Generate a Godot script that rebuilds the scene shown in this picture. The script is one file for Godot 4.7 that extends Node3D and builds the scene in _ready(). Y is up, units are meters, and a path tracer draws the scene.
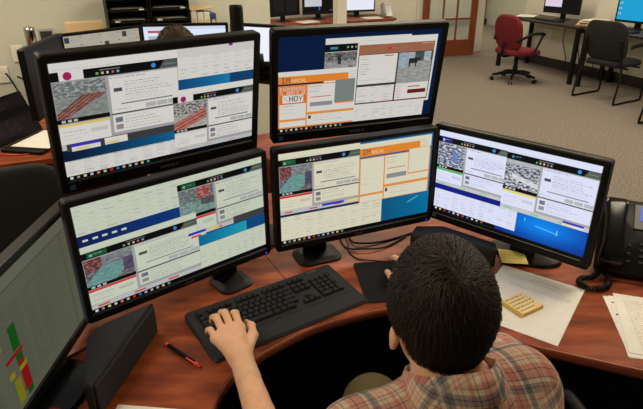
extends Node3D

# ---------------------------------------------------------------- helpers
const TURN := 23.6                      # the room's axes against the camera's, in degrees
const DESK := 0.74
var RB := Basis(Vector3.UP, deg_to_rad(TURN))
var taken := {}
var rng := RandomNumberGenerator.new()
var M := {}

func rm(u, y, v) -> Vector3:            # room coordinates: u to the right along the room, v into it
	return RB * Vector3(u, y, -v)

func numbered(called: String) -> String:
	if not taken.has(called):
		taken[called] = 0
		return called
	taken[called] += 1
	return "%s_%03d" % [called, taken[called]]

func tag(o, label, category, group = "", kind = ""):
	if label: o.set_meta("label", label)
	if category: o.set_meta("category", category)
	if group: o.set_meta("group", group)
	if kind: o.set_meta("kind", kind)
	return o

func thing(called, label, category, at = Vector3.ZERO, turn = 0.0, group = "") -> Node3D:
	var o := Node3D.new()
	o.name = numbered(called)
	add_child(o)
	o.position = at
	o.rotation.y = turn
	tag(o, label, category, group)
	return o

func copy(root, label, at, turn, group = ""):
	var c = root.duplicate()
	c.name = numbered(String(root.name).rstrip("0123456789").trim_suffix("_"))
	add_child(c)
	c.position = at
	c.rotation.y = turn
	tag(c, label, "", group)
	return c

func mi(called, mesh, m, parent = null, xf = Transform3D.IDENTITY) -> MeshInstance3D:
	var o := MeshInstance3D.new()
	o.mesh = mesh
	o.material_override = m
	o.transform = xf
	if parent == null:
		o.name = numbered(called)
		add_child(o)
	else:
		o.name = called
		parent.add_child(o, true)
	return o

func new_st(smooth = false) -> SurfaceTool:
	var st := SurfaceTool.new()
	st.begin(Mesh.PRIMITIVE_TRIANGLES)
	st.set_smooth_group(0 if smooth else -1)
	return st

func done(st: SurfaceTool) -> ArrayMesh:
	st.generate_normals()
	return st.commit()

func obj(called, st, m, parent = null, xf = Transform3D.IDENTITY) -> MeshInstance3D:
	return mi(called, done(st), m, parent, xf)

func tri(st, a, b, c, ctr):
	if (c - a).cross(b - a).dot((a + b + c) / 3.0 - ctr) < 0.0:
		var t = b
		b = c
		c = t
	st.add_vertex(a); st.add_vertex(b); st.add_vertex(c)

func quad(st, a, b, c, d, ctr):
	tri(st, a, b, c, ctr)
	tri(st, a, c, d, ctr)

# box with chamfered edges
func box(st, size: Vector3, at := Vector3.ZERO, basis := Basis.IDENTITY, ch := 0.004):
	var h := size / 2.0
	ch = minf(ch, minf(h.x, minf(h.y, h.z)) * 0.9)
	var P := {}
	for sx in [-1, 1]:
		for sy in [-1, 1]:
			for sz in [-1, 1]:
				P[[sx, sy, sz, 0]] = at + basis * Vector3(sx * h.x, sy * (h.y - ch), sz * (h.z - ch))
				P[[sx, sy, sz, 1]] = at + basis * Vector3(sx * (h.x - ch), sy * h.y, sz * (h.z - ch))
				P[[sx, sy, sz, 2]] = at + basis * Vector3(sx * (h.x - ch), sy * (h.y - ch), sz * h.z)
	for s in [-1, 1]:
		quad(st, P[[s, -1, -1, 0]], P[[s, 1, -1, 0]], P[[s, 1, 1, 0]], P[[s, -1, 1, 0]], at)
		quad(st, P[[-1, s, -1, 1]], P[[1, s, -1, 1]], P[[1, s, 1, 1]], P[[-1, s, 1, 1]], at)
		quad(st, P[[-1, -1, s, 2]], P[[1, -1, s, 2]], P[[1, 1, s, 2]], P[[-1, 1, s, 2]], at)
		for t in [-1, 1]:
			quad(st, P[[s, t, -1, 0]], P[[s, t, 1, 0]], P[[s, t, 1, 1]], P[[s, t, -1, 1]], at)
			quad(st, P[[s, -1, t, 0]], P[[s, 1, t, 0]], P[[s, 1, t, 2]], P[[s, -1, t, 2]], at)
			quad(st, P[[-1, s, t, 1]], P[[1, s, t, 1]], P[[1, s, t, 2]], P[[-1, s, t, 2]], at)
			for w in [-1, 1]:
				tri(st, P[[s, t, w, 0]], P[[s, t, w, 1]], P[[s, t, w, 2]], at)

func boxm(size: Vector3, ch := 0.004) -> ArrayMesh:
	var st := new_st()
	box(st, size, Vector3.ZERO, Basis.IDENTITY, ch)
	return done(st)

# rows of points joined into a skin; closed_row: each row is a ring
func loft(st, rows, ring := true, cap_a := true, cap_b := true, flip := false):
	var n: int = rows[0].size()
	for i in rows.size() - 1:
		for j in (n if ring else n - 1):
			var a = rows[i][j]
			var b = rows[i][(j + 1) % n]
			var c = rows[i + 1][(j + 1) % n]
			var d = rows[i + 1][j]
			if flip:
				for p in [a, c, b, a, d, c]: st.add_vertex(p)
			else:
				for p in [a, b, c, a, c, d]: st.add_vertex(p)
	for e in 2:
		if (e == 0 and not cap_a) or (e == 1 and not cap_b): continue
		var r = rows[0] if e == 0 else rows[rows.size() - 1]
		var mid := Vector3.ZERO
		for p in r: mid += p
		mid /= float(r.size())
		for j in n:
			var a = r[j]
			var b = r[(j + 1) % n]
			if (e == 0) != flip:
				for p in [mid, b, a]: st.add_vertex(p)
			else:
				for p in [mid, a, b]: st.add_vertex(p)

func tube(st, pts, rad, sides := 8, caps := true):
	var rows := []
	var n: int = pts.size()
	var side := Vector3.ZERO
	for i in n:
		var d: Vector3 = (pts[mini(i + 1, n - 1)] - pts[maxi(i - 1, 0)]).normalized()
		if side == Vector3.ZERO:
			side = d.cross(Vector3.UP if absf(d.y) < 0.9 else Vector3.RIGHT).normalized()
		else:
			side = (side - d * side.dot(d)).normalized()
		var up := side.cross(d)
		var r: float = rad[i] if rad is Array else rad
		var row := []
		for j in sides:
			var a := TAU * j / sides
			row.append(pts[i] + (side * cos(a) + up * sin(a)) * r)
		rows.append(row)
	loft(st, rows, true, caps, caps, true)

func curve(pts, steps := 6) -> Array:       # Catmull-Rom through the points
	var out := []
	var n: int = pts.size()
	for i in n - 1:
		for k in steps:
			var t := float(k) / steps
			out.append(pts[i].cubic_interpolate(pts[i + 1], pts[maxi(i - 1, 0)], pts[mini(i + 2, n - 1)], t))
	out.append(pts[n - 1])
	return out

func lathe(st, prof, sides := 20, at := Vector3.ZERO, squash := Vector2.ONE):   # prof: [radius, height]
	var rows := []
	for p in prof:
		var row := []
		for j in sides:
			var a := TAU * j / sides
			row.append(at + Vector3(cos(a) * p[0] * squash.x, p[1], sin(a) * p[0] * squash.y))
		rows.append(row)
	loft(st, rows, true, true, true)

func rrect(w, h, r, n := 4) -> Array:        # rounded rectangle, counter-clockwise in xy
	var out := []
	for q in [[1, 1, 0], [-1, 1, 1], [-1, -1, 2], [1, -1, 3]]:
		for k in n + 1:
			var a: float = PI / 2 * (q[2] + float(k) / n)
			out.append(Vector2(q[0] * (w / 2 - r) + cos(a) * r, q[1] * (h / 2 - r) + sin(a) * r))
	return out

func at_z(ring, z, off := Vector2.ZERO) -> Array:
	return ring.map(func(p): return Vector3(p.x + off.x, p.y + off.y, z))

# a flat slab whose outline lies in the floor plane (points are Vector2(x, z)), chamfered above and below
func slab(st, outline, y0, y1, ch := 0.003):
	var n: int = outline.size()
	var area := 0.0
	for i in n:
		var p: Vector2 = outline[i]
		var q: Vector2 = outline[(i + 1) % n]
		area += p.x * q.y - q.x * p.y
	var o: Array = outline.duplicate()
	if area < 0: o.reverse()
	var inner := []
	for i in n:
		var d1: Vector2 = (o[i] - o[(i + n - 1) % n]).normalized()
		var d2: Vector2 = (o[(i + 1) % n] - o[i]).normalized()
		var m := (Vector2(-d1.y, d1.x) + Vector2(-d2.y, d2.x)).normalized()
		inner.append(o[i] + m * ch)
	var lay := func(ring, y): return ring.map(func(p): return Vector3(p.x, y, p.y))
	loft(st, [lay.call(inner, y0), lay.call(o, y0 + ch), lay.call(o, y1 - ch), lay.call(inner, y1)], true, false, false, false)
	var idx := Geometry2D.triangulate_polygon(PackedVector2Array(inner))
	for k in range(0, idx.size(), 3):
		for top in [true, false]:
			var y: float = y1 if top else y0
			var p := []
			for e in 3: p.append(Vector3(inner[idx[k + e]].x, y, inner[idx[k + e]].y))
			tri(st, p[0], p[1], p[2], Vector3(p[0].x, (y0 + y1) / 2, p[0].z))

# ---------------------------------------------------------------- materials
func mat(color: Color, rough := 0.6, metal := 0.0, spec := 0.5) -> StandardMaterial3D:
	var m := StandardMaterial3D.new()
	m.albedo_color = color
	m.roughness = rough
	m.metallic = metal
	m.metallic_specular = spec
	return m

func noise_tex(freq, cols: Array, seed_ := 1, size := 256, octaves := 4, type := FastNoiseLite.TYPE_SIMPLEX_SMOOTH) -> NoiseTexture2D:
	var f := FastNoiseLite.new()
	f.seed = seed_
	f.frequency = freq
	f.fractal_octaves = octaves
	f.noise_type = type
	var g := Gradient.new()
	var offs := PackedFloat32Array()
	var cs := PackedColorArray()
	for c in cols:
		offs.append(c[0])
		cs.append(c[1])
	g.offsets = offs
	g.colors = cs
	var t := NoiseTexture2D.new()
	t.width = size
	t.height = size
	t.seamless = true
	t.noise = f
	t.color_ramp = g
	return t

func tri_mat(tex, scale: Vector3, rough := 0.7, world := false) -> StandardMaterial3D:
	var m := mat(Color.WHITE, rough)
	m.albedo_texture = tex
	m.uv1_triplanar = true
	m.uv1_world_triplanar = world
	m.uv1_scale = scale
	m.uv1_triplanar_sharpness = 6.0
	return m

func c8(r, g, b) -> Color:
	return Color8(r, g, b)

func plaid_tex() -> ImageTexture:
	var n := 256
	var im := Image.create(n, n, false, Image.FORMAT_RGB8)
	# stripes along one tile, [from, to, colour, strength]
	var cream := Color(0.78, 0.72, 0.64)
	var st := [[0.04, 0.30, Color(0.68, 0.29, 0.26), 0.58], [0.145, 0.165, Color(0.12, 0.12, 0.17), 0.8], [0.30, 0.325, Color(0.20, 0.20, 0.27), 0.75],
		[0.36, 0.375, Color(0.86, 0.80, 0.72), 0.8], [0.39, 0.53, Color(0.24, 0.27, 0.34), 0.62], [0.445, 0.46, Color(0.08, 0.08, 0.12), 0.8],
		[0.60, 0.62, Color(0.75, 0.25, 0.2), 0.6], [0.68, 0.70, Color(0.75, 0.25, 0.2), 0.6], [0.80, 0.87, Color(0.66, 0.32, 0.28), 0.55], [0.92, 0.94, Color(0.22, 0.24, 0.32), 0.7]]
	var band := []
	for i in n:
		var t := (i + 0.5) / n
		var c := cream
		for s in st:
			if t >= s[0] and t < s[1]: c = c.lerp(s[2], s[3])
		band.append(c)
	for y in n:
		for x in n:
			var a: Color = band[x]
			var b: Color = band[y]
			var w := 0.5 + (0.22 if (x + y) % 4 < 2 else -0.22)
			im.set_pixel(x, y, a.lerp(b, w).lerp(Color(a.r * b.r, a.g * b.g, a.b * b.b), 0.30))
	return ImageTexture.create_from_image(im)

func make_materials():
	M.wall = tri_mat(noise_tex(0.02, [[0.0, c8(192, 194, 182)], [1.0, c8(200, 201, 189)]], 3), Vector3.ONE * 0.7, 0.9, true)
	M.wall_white = tri_mat(noise_tex(0.02, [[0.0, c8(212, 209, 196)], [1.0, c8(219, 216, 203)]], 4), Vector3.ONE * 0.7, 0.9, true)
	M.ceiling = mat(c8(225, 223, 215), 0.95)
	M.carpet = tri_mat(noise_tex(0.32, [[0.0, c8(56, 50, 46)], [0.38, c8(109, 101, 93)], [0.60, c8(132, 123, 114)], [1.0, c8(200, 191, 181)]], 7, 512, 3), Vector3.ONE * 0.42, 1.0, true)
	M.cherry = tri_mat(noise_tex(0.012, [[0.0, c8(92, 38, 18)], [0.4, c8(121, 54, 25)], [0.62, c8(136, 64, 31)], [1.0, c8(160, 84, 45)]], 11, 512, 6), Vector3(0.7, 2.6, 2.6), 0.46)
	M.cherry.metallic_specular = 0.36
	M.cherry_edge = tri_mat(noise_tex(0.02, [[0.0, c8(112, 52, 30)], [1.0, c8(142, 72, 42)]], 12, 256, 4), Vector3(1.2, 8, 1.2), 0.38)
	M.door_wood = tri_mat(noise_tex(0.02, [[0.0, c8(98, 46, 24)], [0.5, c8(118, 58, 31)], [1.0, c8(138, 72, 40)]], 13, 256, 5), Vector3(5, 0.7, 5), 0.42)
	M.dark_wood = tri_mat(noise_tex(0.02, [[0.0, c8(30, 22, 19)], [1.0, c8(50, 38, 33)]], 14, 256, 5), Vector3(1, 4, 4), 0.4)
	M.black = mat(c8(14, 14, 14), 0.5, 0.0, 0.32)
	M.black_gloss = mat(c8(14, 14, 14), 0.22, 0.0, 0.4)
	M.black_matte = mat(c8(20, 20, 21), 0.8, 0.0, 0.3)
	M.grille = tri_mat(noise_tex(0.3, [[0.0, c8(14, 14, 15)], [1.0, c8(30, 30, 32)]], 15, 256, 2), Vector3.ONE * 9, 0.85)
	M.speaker_top = mat(c8(29, 29, 31), 0.65, 0.0, 0.4)
	M.key = mat(c8(22, 22, 23), 0.55, 0.0, 0.4)
	M.kbd = mat(c8(33, 33, 34), 0.6, 0.0, 0.4)
	M.kbd_well = mat(c8(14, 14, 15), 0.6)
	M.grey = mat(c8(120, 122, 122), 0.5)
	M.silver = mat(c8(170, 172, 172), 0.35, 0.6)
	M.chrome = mat(c8(190, 190, 190), 0.15, 1.0)
	M.paper = tri_mat(noise_tex(0.03, [[0.0, c8(212, 210, 203)], [1.0, c8(220, 218, 211)]], 16), Vector3.ONE * 3, 0.9)
	M.manila = mat(c8(214, 186, 140), 0.85)
	M.blue_binder = mat(c8(38, 62, 110), 0.5)
	M.yellow = mat(c8(222, 204, 112), 0.85)
	M.yellow_side = mat(c8(218, 186, 84), 0.85)
	M.red_fabric = tri_mat(noise_tex(0.3, [[0.0, c8(88, 12, 20)], [1.0, c8(122, 24, 33)]], 17, 256, 2), Vector3.ONE * 4, 0.95)
	M.black_fabric = tri_mat(noise_tex(0.3, [[0.0, c8(15, 15, 16)], [1.0, c8(31, 30, 31)]], 18, 256, 2), Vector3.ONE * 4, 0.95)
	M.black_mesh = tri_mat(noise_tex(0.3, [[0.0, c8(11, 11, 12)], [1.0, c8(23, 23, 24)]], 19, 256, 2), Vector3.ONE * 6, 0.9)
	M.skin = tri_mat(noise_tex(0.03, [[0.0, c8(214, 163, 130)], [0.5, c8(219, 170, 137)], [1.0, c8(224, 177, 145)]], 20, 256, 4), Vector3.ONE * 5, 0.55)
	M.skin.subsurf_scatter_enabled = true
	M.skin.subsurf_scatter_strength = 0.12
	M.hair = mat(Color.WHITE, 0.55, 0.0, 0.35)
	M.hair.vertex_color_use_as_albedo = true
	M.plaid = tri_mat(plaid_tex(), Vector3.ONE * 11.0, 0.9)
	M.plaid.uv1_triplanar_sharpness = 12.0
	M.khaki = tri_mat(noise_tex(0.3, [[0.0, c8(78, 69, 40)], [1.0, c8(96, 85, 52)]], 21, 256, 2), Vector3.ONE * 6, 0.95)
	M.navy_cloth = tri_mat(noise_tex(0.3, [[0.0, c8(40, 44, 58)], [1.0, c8(56, 60, 76)]], 22, 256, 2), Vector3.ONE * 6, 0.95)
	M.shoe = mat(c8(34, 28, 24), 0.5)
	M.orange = mat(c8(232, 74, 34), 0.4)
	M.red = mat(c8(176, 30, 30), 0.5)
	M.outlet = mat(c8(226, 222, 208), 0.5)
	M.glass = mat(Color(0.80, 0.84, 0.82, 0.22), 0.08)
	M.glass.transparency = BaseMaterial3D.TRANSPARENCY_ALPHA
	M.ink = mat(c8(60, 58, 62), 0.9)
	M.logo_grey = mat(c8(120, 120, 122), 0.4, 0.5)
	M.logo_gold = mat(c8(120, 84, 56), 0.4, 0.4)
	M.sticker = mat(c8(58, 84, 122), 0.5)
	M.sticker_teal = mat(c8(96, 150, 160), 0.5)
	M.base_board = mat(c8(44, 40, 36), 0.6)

# ---------------------------------------------------------------- screens: what the displays show
const SW := 640
const SH := 360
const FONT := {"A": [14, 17, 17, 31, 17, 17, 17], "B": [30, 17, 17, 30, 17, 17, 30], "C": [14, 17, 16, 16, 16, 17, 14], "D": [30, 17, 17, 17, 17, 17, 30], "E": [31, 16, 16, 30, 16, 16, 31],
	"H": [17, 17, 17, 31, 17, 17, 17], "I": [14, 4, 4, 4, 4, 4, 14], "L": [16, 16, 16, 16, 16, 16, 31], "M": [17, 27, 21, 21, 17, 17, 17], "N": [17, 25, 21, 19, 17, 17, 17],
	"O": [14, 17, 17, 17, 17, 17, 14], "R": [30, 17, 17, 30, 20, 18, 17], "S": [15, 16, 16, 14, 1, 1, 30], "T": [31, 4, 4, 4, 4, 4, 4], "V": [17, 17, 17, 17, 17, 10, 4], "Y": [17, 17, 10, 4, 4, 4, 4], " ": [0, 0, 0, 0, 0, 0, 0]}

class Pic:
	var im: Image
	var white := Color(0.90, 0.89, 0.86)
	var rng := RandomNumberGenerator.new()
	func _init(w, h, bg, s):
		im = Image.create(w, h, false, Image.FORMAT_RGB8)
		im.fill(bg)
		rng.seed = s
	func r(x0, y0, x1, y1, c):               # fractions of the picture
		var w := im.get_width()
		var h := im.get_height()
		var a := Vector2i(roundi(x0 * w), roundi(y0 * h))
		var b := Vector2i(roundi(x1 * w), roundi(y1 * h))
		im.fill_rect(Rect2i(a, Vector2i(maxi(1, b.x - a.x), maxi(1, b.y - a.y))), c)
	func lines(x0, y0, x1, y1, n, c, fill := 0.8):   # rows of print
		var dy: float = (y1 - y0) / n
		for i in n:
			var x: float = x0
			var stop: float = x0 + (x1 - x0) * rng.randf_range(fill * 0.6, fill)
			while x < stop:
				var w := rng.randf_range(0.006, 0.022)
				r(x, y0 + dy * (i + 0.25), minf(x + w, stop), y0 + dy * (i + 0.25) + minf(dy * 0.3, 0.0045), c.lerp(white, rng.randf_range(0.15, 0.6)))
				x += w + 0.005
	func table(x0, y0, x1, y1, rows, cols):
		r(x0, y0, x1, y1, white)
		var ink := Color(0.62, 0.62, 0.66)
		var dy: float = (y1 - y0) / rows
		for i in rows:
			r(x0 + 0.008, y0 + dy * i, x1 - 0.008, y0 + dy * i + 0.0028, white.darkened(0.10))
			for k in cols:
				if rng.randf() < 0.78:
					var a: float = x0 + (x1 - x0) * (k + 0.12) / cols
					r(a, y0 + dy * (i + 0.35), a + (x1 - x0) / cols * rng.randf_range(0.3, 0.75), y0 + dy * (i + 0.35) + 0.0045, ink.lerp(white, rng.randf_range(0.0, 0.5)))
	func text(s, x0, y0, kx, c, font, ky = 0.0):
		var x: float = x0 * im.get_width()
		var y: float = y0 * im.get_height()
		if ky == 0.0: ky = kx
		for ch in s:
			var g = font[ch]
			for row in 7:
				for col in 5:
					if g[row] & (16 >> col):
						var a := Vector2i(roundi(x + col * kx), roundi(y + row * ky))
						im.fill_rect(Rect2i(a, Vector2i(maxi(1, roundi(x + (col + 1) * kx) - a.x), maxi(1, roundi(y + (row + 1) * ky) - a.y))), c)
			x += 6.0 * kx
	func disc(cx, cy, rad, c):
		var w := im.get_width()
		var h := im.get_height()
		for y in range(int(cy * h - rad), int(cy * h + rad) + 1):
			for x in range(int(cx * w - rad), int(cx * w + rad) + 1):
				if Vector2(x - cx * w, y - cy * h).length() <= rad and x >= 0 and y >= 0 and x < w and y < h: im.set_pixel(x, y, c)
	func blend_to(x0, y0, x1, y1, ca, cb):    # a wallpaper that runs from one blue to another
		var n := 24
		for i in n:
			r(lerpf(x0, x1, float(i) / n), y0, lerpf(x0, x1, float(i + 1) / n), y1, ca.lerp(cb, float(i) / n))
	func scene(x0, y0, x1, y1, kind):          # a camera view inside a window
		var nz := FastNoiseLite.new()
		nz.seed = int(x0 * 97.0 + y0 * 31.0) + 3
		nz.frequency = 1.0
		nz.fractal_octaves = 3
		var w := im.get_width()
		var h := im.get_height()
		for y in range(roundi(y0 * h), roundi(y1 * h)):
			for x in range(roundi(x0 * w), roundi(x1 * w)):
				var u: float = (float(x) / w - x0) / (x1 - x0)
				var v: float = (float(y) / h - y0) / (y1 - y0)
				var c: Color
				var s1 := nz.get_noise_2d(u * 8.0, v * 12.0) * 2.2
				var s2 := nz.get_noise_2d(u * 5.0 + 20.0, v * 11.0) * 2.2
				var g := rng.randf_range(-0.02, 0.02) + s2 * 0.05
				match kind:
					"belt":
						c = Color(0.56, 0.58, 0.56) if v > 0.42 else Color(0.45, 0.47, 0.46)
						if v < 0.42 and s1 > 0.25: c = Color(0.68, 0.70, 0.70)
						var e: float = u + (v - 0.3) * 1.15
						if v > 0.38 and e > 0.62 and e < 1.12 - (v - 0.4) * 0.3: c = Color(0.46, 0.22, 0.18) if sin(e * 60.0) > -0.3 else Color(0.60, 0.42, 0.38)
					"belt_red":
						c = Color(0.74, 0.72, 0.68)
						if v < 0.45 and s1 > 0.2: c = Color(0.28, 0.28, 0.28)
						var e2: float = v + u * 0.45
						if e2 > 0.72 and e2 < 1.12: c = Color(0.68, 0.28, 0.22) if sin(e2 * 46.0) > -0.2 else Color(0.78, 0.50, 0.44)
					"pool":
						c = Color(0.34, 0.32, 0.34)
						if v < 0.45: c = Color(0.42, 0.16, 0.16) if u < 0.35 else Color(0.46, 0.48, 0.50)
						if s1 > 0.35: c = c.lightened(0.3)
						var e3: float = u + (v - 0.5) * 0.7
						if v > 0.35 and e3 > 0.25 and e3 < 0.95: c = Color(0.42, 0.64, 0.62)
						if u > 0.78 and v > 0.3 and v < 0.8: c = Color(0.30, 0.26, 0.36)
					"hall":
						c = Color(0.36, 0.42, 0.42) if v < 0.5 else Color(0.44, 0.58, 0.54)
						if v < 0.42 and u > 0.5 and u < 0.9: c = Color(0.60, 0.16, 0.14) if s2 > -0.4 else Color(0.75, 0.5, 0.45)
						if s1 > 0.4: c = c.lightened(0.35)
						if u > 0.6 and v > 0.45 and v < 0.72: c = Color(0.28, 0.30, 0.30)
					"street":
						c = Color(0.52, 0.52, 0.52).lerp(Color(0.72, 0.72, 0.70), v)
						if v < 0.4 and s1 > 0.0: c = Color(0.24, 0.24, 0.24)
						if absf(u - 0.45) < 0.05 and v > 0.1 and v < 0.55: c = Color(0.14, 0.14, 0.14)
						if u + v > 1.4 and sin((u - v) * 14.0) > 0.6: c = Color(0.40, 0.40, 0.40)
					"cow":
						c = Color(0.66, 0.66, 0.64)
						if v < 0.3: c = Color(0.22, 0.28, 0.28) if sin(u * 13.0) > -0.2 else Color(0.72, 0.78, 0.82)
						if u < 0.25 and v < 0.5: c = Color(0.66, 0.74, 0.80)
						if u > 0.30 and u < 0.56 and v > 0.20 and v < 0.36: c = Color(0.08, 0.08, 0.08)
						if v >= 0.36 and v < 0.47 and (absf(u - 0.33) < 0.022 or absf(u - 0.52) < 0.022): c = Color(0.08, 0.08, 0.08)
						if u > 0.54 and u < 0.63 and v > 0.20 and v < 0.28: c = Color(0.08, 0.08, 0.08)
					"snow":
						c = Color(0.55, 0.58, 0.66)
						if s1 > 0.05: c = Color(0.26, 0.28, 0.36)
						if s2 > 0.45: c = Color(0.84, 0.86, 0.92)
						if absf(u - 0.66) < 0.10 and v > 0.3 and v < 0.75: c = Color(0.40, 0.50, 0.80)
					"harbour":
						c = Color(0.74, 0.76, 0.80) if v < 0.55 else Color(0.84, 0.85, 0.90)
						if s1 > 0.12 and v > 0.12: c = Color(0.24, 0.25, 0.29)
						if absf(v - 0.62 - (u - 0.5) * 0.3) < 0.09 and u > 0.2: c = Color(0.90, 0.90, 0.94)
				c = c.lerp(Color(0.5, 0.5, 0.5), 0.2)
				im.set_pixel(x, y, Color(clampf(c.r + g, 0, 1), clampf(c.g + g, 0, 1), clampf(c.b + g, 0, 1)))
	func task_bar():
		r(0, 0.957, 1, 1, Color(0.03, 0.03, 0.035))
		var cs := [Color(0.9, 0.9, 0.9), Color(0.6, 0.6, 0.6), Color(0.85, 0.80, 0.6), Color(0.8, 0.8, 0.8), Color(0.85, 0.5, 0.4), Color(0.8, 0.75, 0.7), Color(0.85, 0.15, 0.15), Color(0.15, 0.45, 0.8), Color(0.6, 0.75, 0.85), Color(0.7, 0.7, 0.7), Color(0.7, 0.7, 0.7), Color(0.85, 0.75, 0.5), Color(0.3, 0.65, 0.65)]
		for i in cs.size():
			r(0.012 + i * 0.031, 0.967, 0.012 + i * 0.031 + 0.014, 0.990, cs[i])
	# one window of the bidding program
	func bid(x0, y0, x1, y1, logo, logo_box, view, accent, accent2):
		var w: float = x1 - x0
		var h: float = y1 - y0
		var q := func(a, b, c, d, col): r(x0 + a * w, y0 + b * h, x0 + c * w, y0 + d * h, col)
		var ink := Color(0.50, 0.50, 0.54)
		q.call(0, 0, 1, 1, Color(0.66, 0.66, 0.66))
		q.call(0, 0, 1, 0.12, white)
		lines(x0 + 0.02 * w, y0 + 0.06 * h, x0 + 0.7 * w, y0 + 0.12 * h, 1, Color(0.7, 0.7, 0.72), 0.9)
		q.call(0, 0.10, 1, 0.20, Color(0.05, 0.05, 0.06))
		if logo_box.get_luminance() > 0.5:
			q.call(0.06, 0.10, 0.24, 0.20, logo_box)
			disc(x0 + 0.12 * w, y0 + 0.15 * h, 0.045 * h * im.get_height(), logo)
		else:
			q.call(0.04, 0.115, 0.20, 0.19, logo_box)
			q.call(0.06, 0.14, 0.085, 0.175, logo)
			lines(x0 + 0.10 * w, y0 + 0.13 * h, x0 + 0.19 * w, y0 + 0.18 * h, 1, logo, 1.0)
		var dots := [Color(0.45, 0.70, 0.4), Color(0.8, 0.75, 0.4), Color(0.8, 0.8, 0.8), Color(0.8, 0.4, 0.3), Color(0.45, 0.65, 0.85)]
		for i in 5: q.call(0.33 + i * 0.04, 0.150, 0.350 + i * 0.04, 0.178, dots[i])
		q.call(0.36, 0.125, 0.52, 0.134, Color(0.5, 0.5, 0.5))
		disc(x0 + 0.79 * w, y0 + 0.15 * h, 0.024 * h * im.get_height() + 1.0, Color(0.2, 0.58, 0.85))
		for i in 9: q.call(0.84 + i * 0.005, 0.20 - 0.0105 * (i + 1), 1.0, 0.20 - 0.0105 * i, Color(0.34, 0.36, 0.35))
		q.call(0.88, 0.145, 0.98, 0.162, Color(0.38, 0.56, 0.42))
		scene(x0 + 0.005 * w, y0 + 0.215 * h, x0 + 0.395 * w, y0 + 0.63 * h, view)
		q.call(0.0, 0.63, 0.4, 0.68, Color(0.06, 0.06, 0.06))
		for i in 3: q.call(0.03 + i * 0.045, 0.64, 0.06 + i * 0.045, 0.67, Color(0.75, 0.75, 0.75))
		q.call(0.0, 0.69, 0.395, 0.93, white)
		q.call(0.0, 0.69, 0.395, 0.722, accent)
		lines(x0 + 0.03 * w, y0 + 0.77 * h, x0 + 0.3 * w, y0 + 0.90 * h, 3, ink, 0.7)
		q.call(0.24, 0.78, 0.37, 0.83, white.darkened(0.1))
		q.call(0.42, 0.215, 0.995, 0.655, white)
		lines(x0 + 0.43 * w, y0 + 0.225 * h, x0 + 0.8 * w, y0 + 0.27 * h, 1, Color(0.3, 0.3, 0.65), 0.9)
		q.call(0.45, 0.36, 0.52, 0.40, Color(0.3, 0.3, 0.34))
		lines(x0 + 0.54 * w, y0 + 0.29 * h, x0 + 0.98 * w, y0 + 0.53 * h, 8, ink, 1.0)
		q.call(0.50, 0.545, 0.94, 0.560, Color(0.52, 0.52, 0.53))
		lines(x0 + 0.43 * w, y0 + 0.60 * h, x0 + 0.6 * w, y0 + 0.64 * h, 1, ink, 0.9)
		for i in 3: q.call(0.70 + i * 0.10, 0.585, 0.79 + i * 0.10, 0.64, Color(0.72, 0.72, 0.72))
		q.call(0.41, 0.66, 1.0, 0.672, Color(0.2, 0.2, 0.2))
		q.call(0.42, 0.68, 0.995, 0.89, white)
		q.call(0.44, 0.71, 0.50, 0.77, Color(0.45, 0.46, 0.52))
		q.call(0.44, 0.80, 0.50, 0.86, Color(0.60, 0.56, 0.56))
		lines(x0 + 0.52 * w, y0 + 0.70 * h, x0 + 0.9 * w, y0 + 0.88 * h, 5, ink, 0.9)
		q.call(0.0, 0.935, 1.0, 1.0, Color(0.78, 0.78, 0.78))
		for i in 3: q.call(0.05 + i * 0.31, 0.958, 0.15 + i * 0.31, 0.982, accent2.lerp(white, 0.15))

func tex_of(p: Pic) -> ImageTexture:
	return ImageTexture.create_from_image(p.im)

func screen_upper_left() -> ImageTexture:
	var p := Pic.new(SW, SH, Color(0.06, 0.22, 0.38), 5)
	p.blend_to(0.0, 0.70, 0.58, 0.82, Color(0.05, 0.12, 0.22), Color(0.08, 0.42, 0.64))
	p.bid(0.0, 0.0, 0.575, 0.72, Color(0.66, 0.14, 0.38), p.white, "belt", Color(0.90, 0.80, 0.45), Color(0.92, 0.88, 0.70))
	p.r(0.02, 0.67, 0.575, 0.735, Color(0.24, 0.25, 0.26))
	p.r(0.04, 0.675, 0.17, 0.74, p.white); p.r(0.04, 0.675, 0.17, 0.70, Color(0.25, 0.20, 0.75)); p.r(0.06, 0.71, 0.12, 0.73, Color(0.90, 0.82, 0.55))
	p.r(0.19, 0.675, 0.30, 0.735, p.white); p.r(0.20, 0.71, 0.26, 0.73, Color(0.90, 0.82, 0.55))
	p.table(0.0, 0.82, 0.575, 0.957, 7, 8)
	p.lines(0.02, 0.815, 0.55, 0.845, 1, Color(0.5, 0.5, 0.6), 1.0)
	p.table(0.575, 0.0, 1.0, 0.27, 8, 7)
	p.r(0.575, 0.0, 1.0, 0.075, p.white.darkened(0.06)); p.r(0.855, 0.0, 0.875, 0.02, Color(0.55, 0.1, 0.5))
	p.blend_to(0.575, 0.27, 0.86, 0.37, Color(0.05, 0.30, 0.50), Color(0.10, 0.50, 0.72))
	p.r(0.86, 0.27, 1.0, 0.37, Color(0.06, 0.26, 0.44))
	p.bid(0.54, 0.36, 1.0, 0.955, Color(0.66, 0.14, 0.38), p.white, "belt_red", Color(0.86, 0.86, 0.84), Color(0.80, 0.62, 0.60))
	p.task_bar()
	return tex_of(p)

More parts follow.
